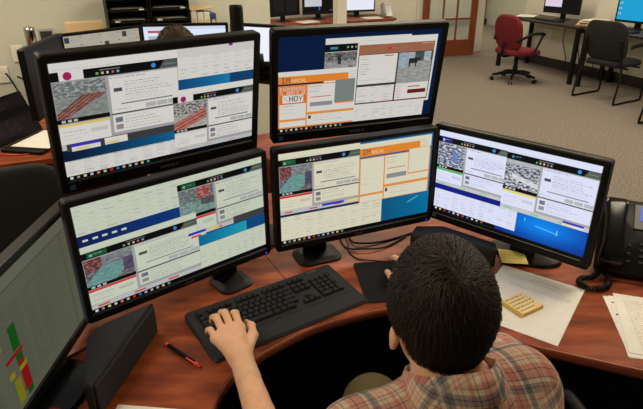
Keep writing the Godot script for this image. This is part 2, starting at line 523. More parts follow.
func orange_site(p: Pic, x0, y0, x1, y1, banner):
	var w: float = x1 - x0
	var h: float = y1 - y0
	var q := func(a, b, c, d, col): p.r(x0 + a * w, y0 + b * h, x0 + c * w, y0 + d * h, col)
	var o := Color(0.93, 0.55, 0.20)
	q.call(0, 0, 1, 0.10, p.white)
	q.call(0, 0.08, 1, 0.21, o)
	q.call(0, 0.235, 1, 1, o.lerp(p.white, 0.1))
	q.call(0.84, 0.03, 1.0, 0.19, p.white)
	p.lines(x0 + 0.86 * w, y0 + 0.06 * h, x0 + w, y0 + 0.18 * h, 3, Color(0.6, 0.55, 0.5), 0.8)
	p.text("IM", x0 + 0.035 * w, y0 + 0.098 * h, 3, Color(0.35, 0.33, 0.32), FONT)
	p.text("MACAL", x0 + 0.155 * w, y0 + 0.130 * h, 2, Color(0.95, 0.86, 0.66), FONT)
	q.call(0.015, 0.25, 0.335, 0.835, p.white)
	if banner:
		q.call(0.015, 0.25, 0.335, 0.56, Color(0.90, 0.45, 0.18))
		p.text("BIENVENIDOS", x0 + 0.022 * w, y0 + 0.262 * h, 1.5, p.white, FONT, 2.0)
		p.text("AL REMATE DE", x0 + 0.024 * w, y0 + 0.336 * h, 1.36, p.white, FONT, 2.0)
		q.call(0.05, 0.405, 0.30, 0.54, p.white)
		p.text("HOY", x0 + 0.13 * w, y0 + 0.42 * h, 3, Color(0.2, 0.2, 0.2), FONT)
		for i in 4: q.call(0.07 + i * 0.01, 0.44 + i * 0.017, 0.078 + i * 0.01, 0.452 + i * 0.017, Color(0.35, 0.33, 0.31))
		p.lines(x0 + 0.03 * w, y0 + 0.58 * h, x0 + 0.3 * w, y0 + 0.76 * h, 3, Color(0.5, 0.5, 0.5), 0.7)
	else:
		p.lines(x0 + 0.03 * w, y0 + 0.56 * h, x0 + 0.3 * w, y0 + 0.74 * h, 2, Color(0.5, 0.5, 0.5), 0.7)
	q.call(0.015, 0.875, 0.335, 0.975, p.white)
	q.call(0.35, 0.25, 0.985, 0.735, p.white)
	q.call(0.685, 0.20, 0.985, 0.60, Color(0.50, 0.54, 0.52) if banner else p.white)
	if not banner: q.call(0.678, 0.2, 0.688, 0.62, o)
	q.call(0.69, 0.60, 0.985, 0.62, o)
	p.lines(x0 + 0.37 * w, y0 + 0.27 * h, x0 + 0.6 * w, y0 + 0.40 * h, 3, Color(0.4, 0.4, 0.4), 0.7)
	q.call(0.39, 0.46, 0.64, 0.475, Color(0.86, 0.35, 0.30))
	q.call(0.38, 0.56, 0.66, 0.635, Color(0.58, 0.58, 0.60))
	q.call(0.35, 0.78, 0.985, 0.975, p.white)
	q.call(0.365, 0.80, 0.40, 0.86, Color(0.35, 0.32, 0.30))
	p.lines(x0 + 0.43 * w, y0 + 0.79 * h, x0 + 0.9 * w, y0 + 0.93 * h, 3, Color(0.6, 0.58, 0.56), 0.8)

func screen_upper_right() -> ImageTexture:
	var p := Pic.new(SW, SH, Color(0.03, 0.11, 0.26), 6)
	p.r(0.27, 0.04, 0.80, 0.95, p.white)
	p.r(0.27, 0.10, 0.50, 0.175, Color(0.05, 0.06, 0.07)); p.r(0.30, 0.125, 0.345, 0.15, Color(0.2, 0.55, 0.68))
	for i in 4: p.r(0.40 + i * 0.025, 0.125, 0.411 + i * 0.025, 0.145, [Color(0.5, 0.7, 0.5), Color(0.75, 0.75, 0.75), Color(0.75, 0.5, 0.45), Color(0.6, 0.7, 0.85)][i])
	p.scene(0.272, 0.18, 0.465, 0.40, "street")
	orange_site(p, 0.0, 0.345, 0.50, 0.957, true)
	p.table(0.47, 0.76, 0.945, 0.957, 6, 8)
	p.r(0.465, 0.055, 0.975, 0.79, p.white)
	p.lines(0.49, 0.07, 0.80, 0.11, 1, Color(0.6, 0.6, 0.6), 0.9)
	p.r(0.475, 0.125, 0.962, 0.765, Color(0.24, 0.22, 0.21))
	p.r(0.475, 0.125, 0.962, 0.225, Color(0.64, 0.42, 0.32)); p.r(0.655, 0.155, 0.68, 0.19, Color(0.78, 0.25, 0.2)); p.lines(0.685, 0.16, 0.83, 0.19, 1, Color(0.42, 0.28, 0.23), 1.0); p.lines(0.88, 0.135, 0.955, 0.155, 1, Color(0.85, 0.75, 0.7), 1.0)
	p.r(0.48, 0.23, 0.725, 0.545, p.white); p.lines(0.49, 0.24, 0.60, 0.45, 8, Color(0.35, 0.35, 0.35), 0.6); p.lines(0.49, 0.49, 0.715, 0.525, 1, Color(0.4, 0.4, 0.4), 1.0)
	p.r(0.64, 0.245, 0.70, 0.252, Color(0.4, 0.4, 0.4))
	p.table(0.48, 0.57, 0.725, 0.75, 6, 3)
	p.scene(0.735, 0.23, 0.958, 0.56, "cow")
	p.r(0.735, 0.565, 0.958, 0.75, p.white); p.lines(0.74, 0.575, 0.79, 0.74, 9, Color(0.7, 0.4, 0.4), 0.9); p.r(0.82, 0.605, 0.90, 0.617, Color(0.8, 0.25, 0.25)); p.r(0.82, 0.645, 0.945, 0.69, Color(0.42, 0.12, 0.13))
	for i in 16: p.r(0.62 + i * 0.021, 0.752, 0.633 + i * 0.021, 0.762, Color(0.7, 0.15, 0.15))
	p.task_bar()
	return tex_of(p)

func screen_lower_left() -> ImageTexture:
	var p := Pic.new(SW, SH, Color(0.05, 0.20, 0.46), 7)
	p.white = Color(0.83, 0.86, 0.78)
	p.table(0.0, 0.0, 0.52, 0.26, 7, 8)
	p.blend_to(0.0, 0.26, 0.52, 0.40, Color(0.06, 0.14, 0.36), Color(0.05, 0.24, 0.52))
	for i in 5: p.r(0.02 + i * 0.045, 0.30, 0.045 + i * 0.045, 0.32, p.white)
	p.bid(0.50, 0.0, 1.0, 0.60, Color(0.55, 0.75, 0.6), Color(0.12, 0.36, 0.22), "hall", Color(0.86, 0.22, 0.2), Color(0.85, 0.2, 0.2))
	p.bid(0.0, 0.36, 0.585, 0.957, Color(0.55, 0.75, 0.6), Color(0.12, 0.36, 0.22), "pool", Color(0.86, 0.22, 0.2), Color(0.85, 0.2, 0.2))
	p.r(0.53, 0.555, 0.63, 0.62, p.white); p.r(0.53, 0.555, 0.63, 0.58, Color(0.22, 0.18, 0.75)); p.r(0.545, 0.595, 0.60, 0.61, Color(0.85, 0.2, 0.2)); p.r(0.65, 0.565, 0.71, 0.585, Color(0.9, 0.85, 0.4))
	p.blend_to(0.585, 0.61, 0.88, 0.73, Color(0.06, 0.44, 0.62), Color(0.14, 0.66, 0.76))
	p.r(0.88, 0.60, 1.0, 0.72, Color(0.06, 0.30, 0.52))
	p.r(0.80, 0.53, 1.0, 0.60, Color(0.26, 0.27, 0.27))
	p.table(0.585, 0.72, 1.0, 0.957, 7, 8)
	p.task_bar()
	return tex_of(p)

func screen_lower_middle() -> ImageTexture:
	var p := Pic.new(SW, SH, Color(0.03, 0.38, 0.58), 8)
	p.white = Color(0.90, 0.88, 0.78)
	p.bid(0.0, 0.0, 0.50, 0.66, Color(0.55, 0.75, 0.6), Color(0.12, 0.36, 0.22), "pool", Color(0.86, 0.22, 0.2), Color(0.85, 0.2, 0.2))
	p.r(0.26, 0.615, 0.40, 0.64, Color(0.22, 0.18, 0.75)); p.r(0.42, 0.615, 0.49, 0.65, Color(0.9, 0.85, 0.5))
	p.r(0.0, 0.66, 0.50, 0.685, Color(0.08, 0.16, 0.30))
	orange_site(p, 0.50, 0.02, 0.99, 0.70, false)
	p.table(0.0, 0.685, 0.66, 0.957, 8, 9)
	p.blend_to(0.66, 0.69, 1.0, 0.957, Color(0.03, 0.36, 0.52), Color(0.03, 0.46, 0.66))
	for i in 8: p.r(0.84 + i * 0.009, 0.775 - i * 0.007, 0.86 + i * 0.009, 0.79 - i * 0.007, Color(0.25, 0.66, 0.74))
	p.task_bar()
	return tex_of(p)

func screen_lower_right() -> ImageTexture:
	var p := Pic.new(SW, SH, Color(0.02, 0.22, 0.62), 9)
	p.white = Color(0.86, 0.88, 0.97)
	for y in range(180, SH):
		for x in SW:
			var d := Vector2((float(x) / SW - 0.74) * 1.5, (float(y) / SH - 0.80) * 2.2).length()
			p.im.set_pixel(x, y, Color(0.02, 0.12, 0.48).lerp(Color(0.05, 0.52, 0.92), exp(-d * d * 5.0)))
	for i in 12: p.r(0.70 + i * 0.011, 0.815 + i * 0.002, 0.72 + i * 0.011, 0.825 + i * 0.002, Color(0.35, 0.75, 0.98))
	p.r(0.63, 0.76, 0.636, 0.80, Color(0.4, 0.78, 0.98)); p.r(0.828, 0.80, 0.834, 0.855, Color(0.5, 0.82, 1.0))
	p.r(0.0, 0.0, 1.0, 0.09, p.white)
	p.bid(0.0, 0.0, 0.48, 0.66, Color(0.85, 0.88, 1.0), Color(0.16, 0.18, 0.5), "snow", Color(0.30, 0.72, 0.35), Color(0.45, 0.78, 0.5))
	p.bid(0.465, 0.0, 1.0, 0.72, Color(0.2, 0.6, 0.7), Color(0.06, 0.08, 0.10), "harbour", Color(0.92, 0.86, 0.35), Color(0.45, 0.78, 0.5))
	p.r(0.85, 0.665, 0.97, 0.69, Color(0.30, 0.20, 0.75)); p.r(0.85, 0.69, 0.97, 0.715, p.white); p.r(0.86, 0.695, 0.92, 0.71, Color(0.9, 0.85, 0.5))
	p.r(0.0, 0.655, 0.465, 0.74, Color(0.08, 0.12, 0.50))
	p.table(0.0, 0.72, 0.58, 0.957, 8, 9)
	p.r(0.0, 0.957, 0.45, 1.0, Color(0.03, 0.03, 0.04))
	for i in 11: p.r(0.012 + i * 0.034, 0.967, 0.026 + i * 0.034, 0.99, [Color(0.9, 0.9, 0.9), Color(0.85, 0.8, 0.6), Color(0.8, 0.3, 0.3), Color(0.3, 0.5, 0.8)][i % 4])
	return tex_of(p)

func screen_far_left() -> ImageTexture:
	var p := Pic.new(SW, SH, Color(0.34, 0.35, 0.29), 10)
	p.white = Color(0.34, 0.35, 0.29)
	p.r(0.0, 0.0, 1.0, 0.10, Color(0.37, 0.38, 0.32)); p.r(0.0, 0.10, 1.0, 0.107, Color(0.24, 0.25, 0.21))
	p.r(0.86, 0.10, 0.866, 1.0, Color(0.26, 0.27, 0.22))
	for i in 4: p.lines(0.30 + i * 0.10, 0.22, 0.39 + i * 0.10, 0.92, 34, Color(0.20, 0.21, 0.17), 1.0)
	for i in 2: p.lines(0.02 + i * 0.13, 0.22, 0.13 + i * 0.13, 0.92, 34, Color(0.18, 0.19, 0.16), 1.0)
	p.r(0.36, 0.36, 0.41, 0.56, Color(0.06, 0.30, 0.08)); p.r(0.30, 0.57, 0.42, 0.60, Color(0.5, 0.08, 0.08)); p.r(0.365, 0.60, 0.41, 0.66, Color(0.06, 0.30, 0.08))
	p.r(0.365, 0.66, 0.41, 0.70, Color(0.5, 0.08, 0.08)); p.r(0.365, 0.70, 0.42, 0.74, Color(0.50, 0.48, 0.08)); p.r(0.37, 0.74, 0.42, 0.92, Color(0.50, 0.07, 0.08)); p.r(0.38, 0.92, 0.42, 0.97, Color(0.07, 0.28, 0.08))
	p.r(0.30, 0.68, 0.335, 0.73, Color(0.50, 0.48, 0.08)); p.r(0.315, 0.76, 0.36, 0.96, Color(0.46, 0.44, 0.08)); p.r(0.26, 0.40, 0.30, 0.46, Color(0.48, 0.46, 0.08))
	return tex_of(p)

func screen_simple(kind, s) -> ImageTexture:
	var p := Pic.new(256, 144, Color(0.85, 0.86, 0.88), s)
	match kind:
		"grid":
			p.white = Color(0.72, 0.70, 0.64)
			p.im.fill(p.white)
			for j in 6:
				for i in 4:
					p.r(0.01 + i * 0.25, 0.03 + j * 0.16, 0.07 + i * 0.25, 0.14 + j * 0.16, Color(0.25, 0.25, 0.25) if (i + j) % 3 == 0 else Color(0.74, 0.70, 0.62))
					p.lines(0.08 + i * 0.25, 0.03 + j * 0.16, 0.24 + i * 0.25, 0.15 + j * 0.16, 3, Color(0.5, 0.48, 0.45), 0.95)
					p.r(0.20 + i * 0.25, 0.03 + j * 0.16, 0.225 + i * 0.25, 0.045 + j * 0.16, Color(0.7, 0.3, 0.25))
		"mail":
			p.im.fill(Color(0.86, 0.90, 0.97))
			p.r(0, 0.0, 1, 0.06, Color(0.80, 0.84, 0.92)); p.r(0.05, 0.08, 0.35, 0.13, Color(0.75, 0.30, 0.34)); p.r(0.05, 0.2, 0.25, 0.9, Color(0.66, 0.70, 0.76))
			p.r(0.7, 0.25, 1.0, 0.34, Color(0.55, 0.74, 0.92)); p.lines(0.3, 0.4, 0.95, 0.9, 9, Color(0.5, 0.55, 0.6), 0.9)
		"white":
			p.im.fill(Color(0.90, 0.91, 0.96))
			p.r(0.6, 0.0, 1.0, 0.06, Color(0.20, 0.36, 0.85)); p.lines(0.05, 0.15, 0.6, 0.9, 10, Color(0.8, 0.8, 0.84), 0.8)
		"off":
			p.im.fill(Color(0.035, 0.03, 0.03))
		"dark":
			p.im.fill(Color(0.04, 0.04, 0.045))
			p.r(0.02, 0.0, 0.55, 0.72, Color(0.80, 0.80, 0.84)); p.r(0.46, 0.72, 0.50, 0.92, Color(0.2, 0.45, 0.75)); p.r(0.8, 0.9, 0.9, 0.93, Color(0.5, 0.5, 0.5))
		"two":
			p.im.fill(Color(0.05, 0.05, 0.055))
			p.r(0.0, 0.0, 0.5, 0.8, Color(0.86, 0.80, 0.88)); p.lines(0.03, 0.1, 0.45, 0.7, 8, Color(0.6, 0.55, 0.6), 0.9)
		"blue":
			p.im.fill(Color(0.10, 0.62, 0.82))
			for i in 8: p.r(0.02 + (i / 4) * 0.05, 0.05 + (i % 4) * 0.22, 0.04 + (i / 4) * 0.05, 0.12 + (i % 4) * 0.22, Color(0.8, 0.85, 0.85))
		"cells":
			p.im.fill(Color(0.05, 0.05, 0.05))
			for i in 2: p.r(0.06 + i * 0.47, 0.08, 0.46 + i * 0.47, 0.92, Color(0.12, 0.115, 0.11))
		"brown":
			p.im.fill(Color(0.13, 0.105, 0.10))
			p.r(0.0, 0.30, 1.0, 0.5, Color(0.09, 0.075, 0.075)); p.lines(0.1, 0.1, 0.9, 0.28, 3, Color(0.18, 0.15, 0.15), 0.9); p.lines(0.1, 0.55, 0.9, 0.95, 7, Color(0.17, 0.14, 0.14), 0.9)
	return tex_of(p)

func glow_mat(tex, energy) -> StandardMaterial3D:
	var m := mat(Color(0.02, 0.02, 0.02), 0.45, 0.0, 0.25)
	m.emission_enabled = true
	m.emission = Color.BLACK
	m.emission_operator = BaseMaterial3D.EMISSION_OP_ADD
	m.emission_texture = tex
	m.emission_energy_multiplier = energy
	return m

func screen_mesh(w, h) -> ArrayMesh:        # a thin plate with the picture on its front
	var st := new_st()
	var v := [Vector3(-w / 2, h / 2, 0), Vector3(w / 2, h / 2, 0), Vector3(w / 2, -h / 2, 0), Vector3(-w / 2, -h / 2, 0)]
	var uv := [Vector2(0, 0), Vector2(1, 0), Vector2(1, 1), Vector2(0, 1)]
	for k in [0, 1, 2, 0, 2, 3]:
		st.set_uv(uv[k])
		st.add_vertex(v[k])
	st.generate_normals()
	return st.commit()

# a flat display; c is the middle of its screen. foot: "none", "plate" (square neck, round plate), "oval"
func monitor(called, label, c: Vector3, yaw_deg, tilt_deg, w, h, tex, energy, foot, surface_y, opt = {}):
	var yaw := deg_to_rad(yaw_deg)
	var o := thing(called, label, "monitor", Vector3(c.x, surface_y if foot != "none" else c.y - h / 2, c.z), yaw, opt.get("group", ""))
	var hd := Transform3D(Basis(Vector3.RIGHT, deg_to_rad(-tilt_deg)), Vector3(0, c.y - o.position.y, 0))
	var bs: float = opt.get("side", 0.018)
	var bt: float = opt.get("top", 0.018)
	var bb: float = opt.get("bottom", 0.028)
	var ow: float = w + 2 * bs
	var oh: float = h + bt + bb
	var off := Vector2(0, (bt - bb) / 2)
	var shell: Material = opt.get("shell", M.black)
	var st := new_st()
	var outer := rrect(ow, oh, 0.010)
	var inner := rrect(w, h, 0.0012)
	loft(st, [at_z(outer, -0.028, off), at_z(outer, 0.0, off), at_z(rrect(ow - 0.006, oh - 0.006, 0.009), 0.004, off), at_z(rrect(w + 0.006, h + 0.006, 0.003), 0.004), at_z(inner, 0.0), at_z(inner, -0.002)], true, false, false)
	obj("bezel", st, shell, o, hd)
	st = new_st()
	var shrink := func(k, z): return at_z(rrect(ow * k, oh * k, 0.02), z, off)
	loft(st, [shrink.call(0.55, -0.062), shrink.call(0.72, -0.055), shrink.call(0.94, -0.034), at_z(outer, -0.027, off)], true, true, false)
	obj("back_cover", st, M.black_matte, o, hd)
	obj_screen(o, hd, w, h, tex, energy)
	if opt.has("logo"):
		var t := TextMesh.new()
		t.text = opt.logo
		t.font_size = 16
		t.pixel_size = 0.00075
		t.depth = 0.0006
		mi("lettering", t, opt.get("logo_mat", M.logo_grey), o, hd * Transform3D(Basis.IDENTITY, Vector3(0, -h / 2 - bb * 0.52, 0.0044)))
	if opt.has("sticker"):
		mi("sticker", boxm(Vector3(0.014, 0.014, 0.0006), 0.0001), opt.sticker, o, hd * Transform3D(Basis.IDENTITY, Vector3(-w / 2 + 0.008, -h / 2 - bb * 0.5, 0.0046)))
	if opt.has("highlight_strips"):  # glossy highlights along the bezel edges, modelled as thin pale strips
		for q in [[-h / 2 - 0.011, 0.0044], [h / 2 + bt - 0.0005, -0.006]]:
			mi("highlight_strip", boxm(Vector3(w - 0.01, 0.0016, 0.0016), 0.0003), M.silver, o, hd * Transform3D(Basis.IDENTITY, Vector3(0, q[0], q[1])))
	if opt.has("led"):
		var lm := mat(c8(20, 30, 160), 0.4)
		lm.emission_enabled = true
		lm.emission = c8(40, 60, 255)
		lm.emission_energy_multiplier = 1.2
		mi("power_led", boxm(Vector3(0.005, 0.003, 0.001), 0.0002), lm, o, hd * Transform3D(Basis.IDENTITY, Vector3(w / 2 - 0.004, -h / 2 - bb * 0.6, 0.0046)))
	if foot != "none":
		var top: float = c.y - surface_y
		var fx: float = opt.get("foot_x", 0.0)
		var fz: float = opt.get("foot_z", 0.0)
		var bw: float = opt.get("foot_w", 0.19)
		var bd: float = opt.get("foot_d", 0.15)
		var shift := Transform3D(Basis.IDENTITY, Vector3(fx, 0, fz))
		st = new_st()
		var lean := -0.055
		loft(st, [rrect(0.085, 0.018, 0.006).map(func(p): return Vector3(p.x, 0.012, p.y - 0.075)), rrect(0.075, 0.018, 0.006).map(func(p): return Vector3(p.x, top * 0.55, p.y - 0.078)), rrect(0.07, 0.020, 0.006).map(func(p): return Vector3(p.x, top, p.y + lean - 0.008))], true, true, true)
		obj("neck", st, M.black, o, Transform3D(Basis.IDENTITY, Vector3(fx, 0, 0)))
		st = new_st()
		if foot == "oval":
			lathe(st, [[0.118, 0.0], [0.12, 0.004], [0.112, 0.011], [0.06, 0.015], [0.0, 0.016]], 32, Vector3(0, 0, -0.055), Vector2(1.0, 0.72))
		else:
			loft(st, [rrect(bw, bd, 0.03).map(func(p): return Vector3(p.x, 0.0, p.y - 0.055)), rrect(bw, bd, 0.03).map(func(p): return Vector3(p.x, 0.006, p.y - 0.055)), rrect(bw - 0.04, bd - 0.04, 0.02).map(func(p): return Vector3(p.x, 0.013, p.y - 0.055))], true, true, true, true)
		obj("base", st, M.black_gloss if foot == "oval" else M.black, o, shift)
	return o

func obj_screen(o, hd, w, h, tex, energy):
	mi("screen", screen_mesh(w, h), glow_mat(tex, energy), o, hd * Transform3D(Basis.IDENTITY, Vector3(0, 0, -0.001)))
	if energy > 0.3:
		var l := AreaLight3D.new()
		l.name = "screen_light"
		l.area_size = Vector2(w * 0.98, h * 0.98)
		l.light_color = Color(0.9, 0.95, 1.0)
		l.light_energy = 0.05 * w * h
		l.area_range = 12.0
		l.area_attenuation = 2.0
		l.shadow_enabled = true
		l.transform = hd * Transform3D(Basis(Vector3.UP, PI), Vector3(0, 0, 0.006))
		o.add_child(l)

# ---------------------------------------------------------------- figures: distance fields meshed as surface nets
class Field:
	var o: Vector3
	var h: float
	var nx: int
	var ny: int
	var nz: int
	var d := PackedFloat32Array()
	func _init(lo: Vector3, hi: Vector3, cell: float):
		o = lo
		h = cell
		nx = int(ceil((hi.x - lo.x) / h)) + 1
		ny = int(ceil((hi.y - lo.y) / h)) + 1
		nz = int(ceil((hi.z - lo.z) / h)) + 1
		d.resize(nx * ny * nz)
		d.fill(1.0)
	func span(lo: Vector3, hi: Vector3) -> Array:
		var a := ((lo - o) / h).floor()
		var b := ((hi - o) / h).ceil()
		return [maxi(0, int(a.x)), mini(nx - 1, int(b.x)), maxi(0, int(a.y)), mini(ny - 1, int(b.y)), maxi(0, int(a.z)), mini(nz - 1, int(b.z))]
	func cap(a: Vector3, b: Vector3, ra: float, rb: float, k := 0.02):
		var m := maxf(ra, rb) + k + 2.0 * h
		var s := span(a.min(b) - Vector3.ONE * m, a.max(b) + Vector3.ONE * m)
		var ab := b - a
		var l2 := maxf(ab.length_squared(), 1e-9)
		for z in range(s[4], s[5] + 1):
			for y in range(s[2], s[3] + 1):
				var at := (z * ny + y) * nx
				var p := o + Vector3(s[0] * h, y * h, z * h) - a
				for x in range(s[0], s[1] + 1):
					var t := clampf(p.dot(ab) / l2, 0.0, 1.0)
					var e := (p - ab * t).length() - (ra + (rb - ra) * t)
					var w := d[at + x]
					var q := maxf(k - absf(w - e), 0.0) / k
					d[at + x] = minf(w, e) - q * q * k * 0.25
					p.x += h
	func ell(c: Vector3, r: Vector3, b := Basis.IDENTITY, k := 0.02):
		var m := maxf(r.x, maxf(r.y, r.z)) + k + 2.0 * h
		var s := span(c - Vector3.ONE * m, c + Vector3.ONE * m)
		var bi := b.inverse()
		for z in range(s[4], s[5] + 1):
			for y in range(s[2], s[3] + 1):
				var at := (z * ny + y) * nx
				var p := bi * (o + Vector3(s[0] * h, y * h, z * h) - c)
				var step := bi * Vector3(h, 0, 0)
				for x in range(s[0], s[1] + 1):
					var g := p / r
					var k0 := g.length()
					var k1 := (g / r).length()
					var e := k0 * (k0 - 1.0) / maxf(k1, 1e-6)
					var w := d[at + x]
					var q := maxf(k - absf(w - e), 0.0) / k
					d[at + x] = minf(w, e) - q * q * k * 0.25
					p += step
	func cut(n: Vector3, at: Vector3):          # keeps what lies behind the plane
		for z in nz:
			for y in ny:
				var i := (z * ny + y) * nx
				var p := o + Vector3(0, y * h, z * h) - at
				for x in nx:
					d[i + x] = maxf(d[i + x], n.dot(p + Vector3(x * h, 0, 0)))
	func cut_near(n: Vector3, at: Vector3, c: Vector3, r: float):   # the same, only inside a ball
		var s := span(c - Vector3.ONE * r, c + Vector3.ONE * r)
		for z in range(s[4], s[5] + 1):
			for y in range(s[2], s[3] + 1):
				for x in range(s[0], s[1] + 1):
					var p := o + Vector3(x, y, z) * h
					if p.distance_to(c) < r:
						var i := (z * ny + y) * nx + x
						d[i] = maxf(d[i], n.dot(p - at))
	func skin(V: PackedVector3Array, N: PackedVector3Array, I: PackedInt32Array):
		var id := PackedInt32Array()
		id.resize(nx * ny * nz)
		id.fill(-1)
		var sy := nx
		var sz := nx * ny
		for z in nz - 1:
			for y in ny - 1:
				for x in nx - 1:
					var i := z * sz + y * sy + x
					var a := d[i]
					var b := d[i + 1]
					var c := d[i + sy]
					var e := d[i + sy + 1]
					var f := d[i + sz]
					var g := d[i + sz + 1]
					var j := d[i + sz + sy]
					var l := d[i + sz + sy + 1]
					var lo := minf(minf(minf(a, b), minf(c, e)), minf(minf(f, g), minf(j, l)))
					if lo >= 0.0: continue
					var hi := maxf(maxf(maxf(a, b), maxf(c, e)), maxf(maxf(f, g), maxf(j, l)))
					if hi < 0.0: continue
					var sum := Vector3.ZERO
					var n := 0.0
					if (a < 0.0) != (b < 0.0): sum += Vector3(a / (a - b), 0, 0); n += 1.0
					if (c < 0.0) != (e < 0.0): sum += Vector3(c / (c - e), 1, 0); n += 1.0
					if (f < 0.0) != (g < 0.0): sum += Vector3(f / (f - g), 0, 1); n += 1.0
					if (j < 0.0) != (l < 0.0): sum += Vector3(j / (j - l), 1, 1); n += 1.0
					if (a < 0.0) != (c < 0.0): sum += Vector3(0, a / (a - c), 0); n += 1.0
					if (b < 0.0) != (e < 0.0): sum += Vector3(1, b / (b - e), 0); n += 1.0
					if (f < 0.0) != (j < 0.0): sum += Vector3(0, f / (f - j), 1); n += 1.0
					if (g < 0.0) != (l < 0.0): sum += Vector3(1, g / (g - l), 1); n += 1.0
					if (a < 0.0) != (f < 0.0): sum += Vector3(0, 0, a / (a - f)); n += 1.0
					if (b < 0.0) != (g < 0.0): sum += Vector3(1, 0, b / (b - g)); n += 1.0
					if (c < 0.0) != (j < 0.0): sum += Vector3(0, 1, c / (c - j)); n += 1.0
					if (e < 0.0) != (l < 0.0): sum += Vector3(1, 1, e / (e - l)); n += 1.0
					id[i] = V.size()
					V.append(o + (Vector3(x, y, z) + sum / n) * h)
					N.append(Vector3(b + e + g + l - a - c - f - j, c + e + j + l - a - b - f - g, f + g + j + l - a - b - c - e).normalized())
		for z in range(1, nz - 1):
			for y in range(1, ny - 1):
				for x in range(1, nx - 1):
					var i := z * sz + y * sy + x
					var a := d[i]
					for ax in 3:
						var s1 := 1
						var s2 := sy
						var s3 := sz
						if ax == 1:
							s1 = sy; s2 = sz; s3 = 1
						elif ax == 2:
							s1 = sz; s2 = 1; s3 = sy
						var b := d[i + s1]
						if (a < 0.0) == (b < 0.0): continue
						var q := [id[i - s2 - s3], id[i - s3], id[i], id[i - s2]]
						if q.min() < 0: continue
						if a < 0.0: q.reverse()
						for k in [0, 1, 2, 0, 2, 3]: I.append(q[k])

func fields_mesh(fields) -> ArrayMesh:
	var V := PackedVector3Array()
	var N := PackedVector3Array()
	var I := PackedInt32Array()
	for f in fields: f.skin(V, N, I)
	var arr := []
	arr.resize(Mesh.ARRAY_MAX)
	arr[Mesh.ARRAY_VERTEX] = V
	arr[Mesh.ARRAY_NORMAL] = N
	arr[Mesh.ARRAY_INDEX] = I
	var am := ArrayMesh.new()
	am.add_surface_from_arrays(Mesh.PRIMITIVE_TRIANGLES, arr)
	return am

func grow(f: Field, chain, k):
	for s in chain:
		f.cap(s[0], s[1], s[2], s[3], k)

# five fingers, each a chain from its knuckle; every entry is a list of points with radii
func hand_field(wrist: Vector3, elbow: Vector3, knuckles, fingers, thumb, lo, hi) -> Field:
	var f := Field.new(lo, hi, 0.003)
	var back := wrist + (elbow - wrist).normalized() * 0.06
	f.cap(back, wrist, 0.0300, 0.0275, 0.01)
	for i in 4:
		var k: Vector3 = knuckles[i]
		f.cap(wrist.lerp(k, 0.12), k, 0.0200, 0.0132, 0.018)
	f.cap(knuckles[0], knuckles[3], 0.0105, 0.0100, 0.012)
	for i in 4:
		var p = fingers[i]
		var r0 := 0.0102 if i < 3 else 0.0090
		for j in p.size() - 1:
			f.cap(p[j], p[j + 1], r0 - 0.0007 * j, r0 - 0.0007 * (j + 1), 0.0035)
	for j in thumb.size() - 1:
		f.cap(thumb[j], thumb[j + 1], 0.0135 - 0.0016 * j, 0.0119 - 0.0014 * j, 0.008)
	return f

func head_field(c: Vector3, b: Basis, sc: float, neck: Vector3, cell: float) -> Field:
	var m := Vector3.ONE * 0.17 * sc
	var f := Field.new(c - m - Vector3(0, 0.03, 0), c + m, cell)
	var q := func(x, y, z): return c + b * (Vector3(x, y, z) * sc)
	f.ell(q.call(0, 0.022, 0.012), Vector3(0.072, 0.093, 0.094) * sc, b, 0.02)       # skull
	f.ell(q.call(0, -0.035, -0.040), Vector3(0.060, 0.080, 0.056) * sc, b, 0.03)     # face
	f.ell(q.call(0, -0.085, -0.058), Vector3(0.030, 0.022, 0.026) * sc, b, 0.03)     # chin
	f.cap(q.call(0, 0.0, -0.094), q.call(0, -0.034, -0.112), 0.008 * sc, 0.012 * sc, 0.01)   # nose
	for s in [-1, 1]:
		f.ell(q.call(0.030 * s, 0.004, -0.084), Vector3(0.015, 0.011, 0.012) * sc, b, 0.008)     # eyes
		f.cap(q.call(0.014 * s, 0.022, -0.094), q.call(0.046 * s, 0.022, -0.080), 0.007 * sc, 0.006 * sc, 0.012)
		f.ell(q.call(0.0735 * s, -0.032, 0.000), Vector3(0.008, 0.021, 0.014) * sc, b * Basis(Vector3.RIGHT, 0.2), 0.006)   # ears
		f.ell(q.call(0.0745 * s, -0.050, -0.005), Vector3(0.006, 0.008, 0.007) * sc, b, 0.006)
	f.cap(q.call(-0.022, -0.062, -0.090), q.call(0.022, -0.062, -0.090), 0.007 * sc, 0.007 * sc, 0.008)   # lips
	f.cap(q.call(0, -0.03, 0.03), neck, 0.056 * sc, 0.058 * sc, 0.02)
	return f

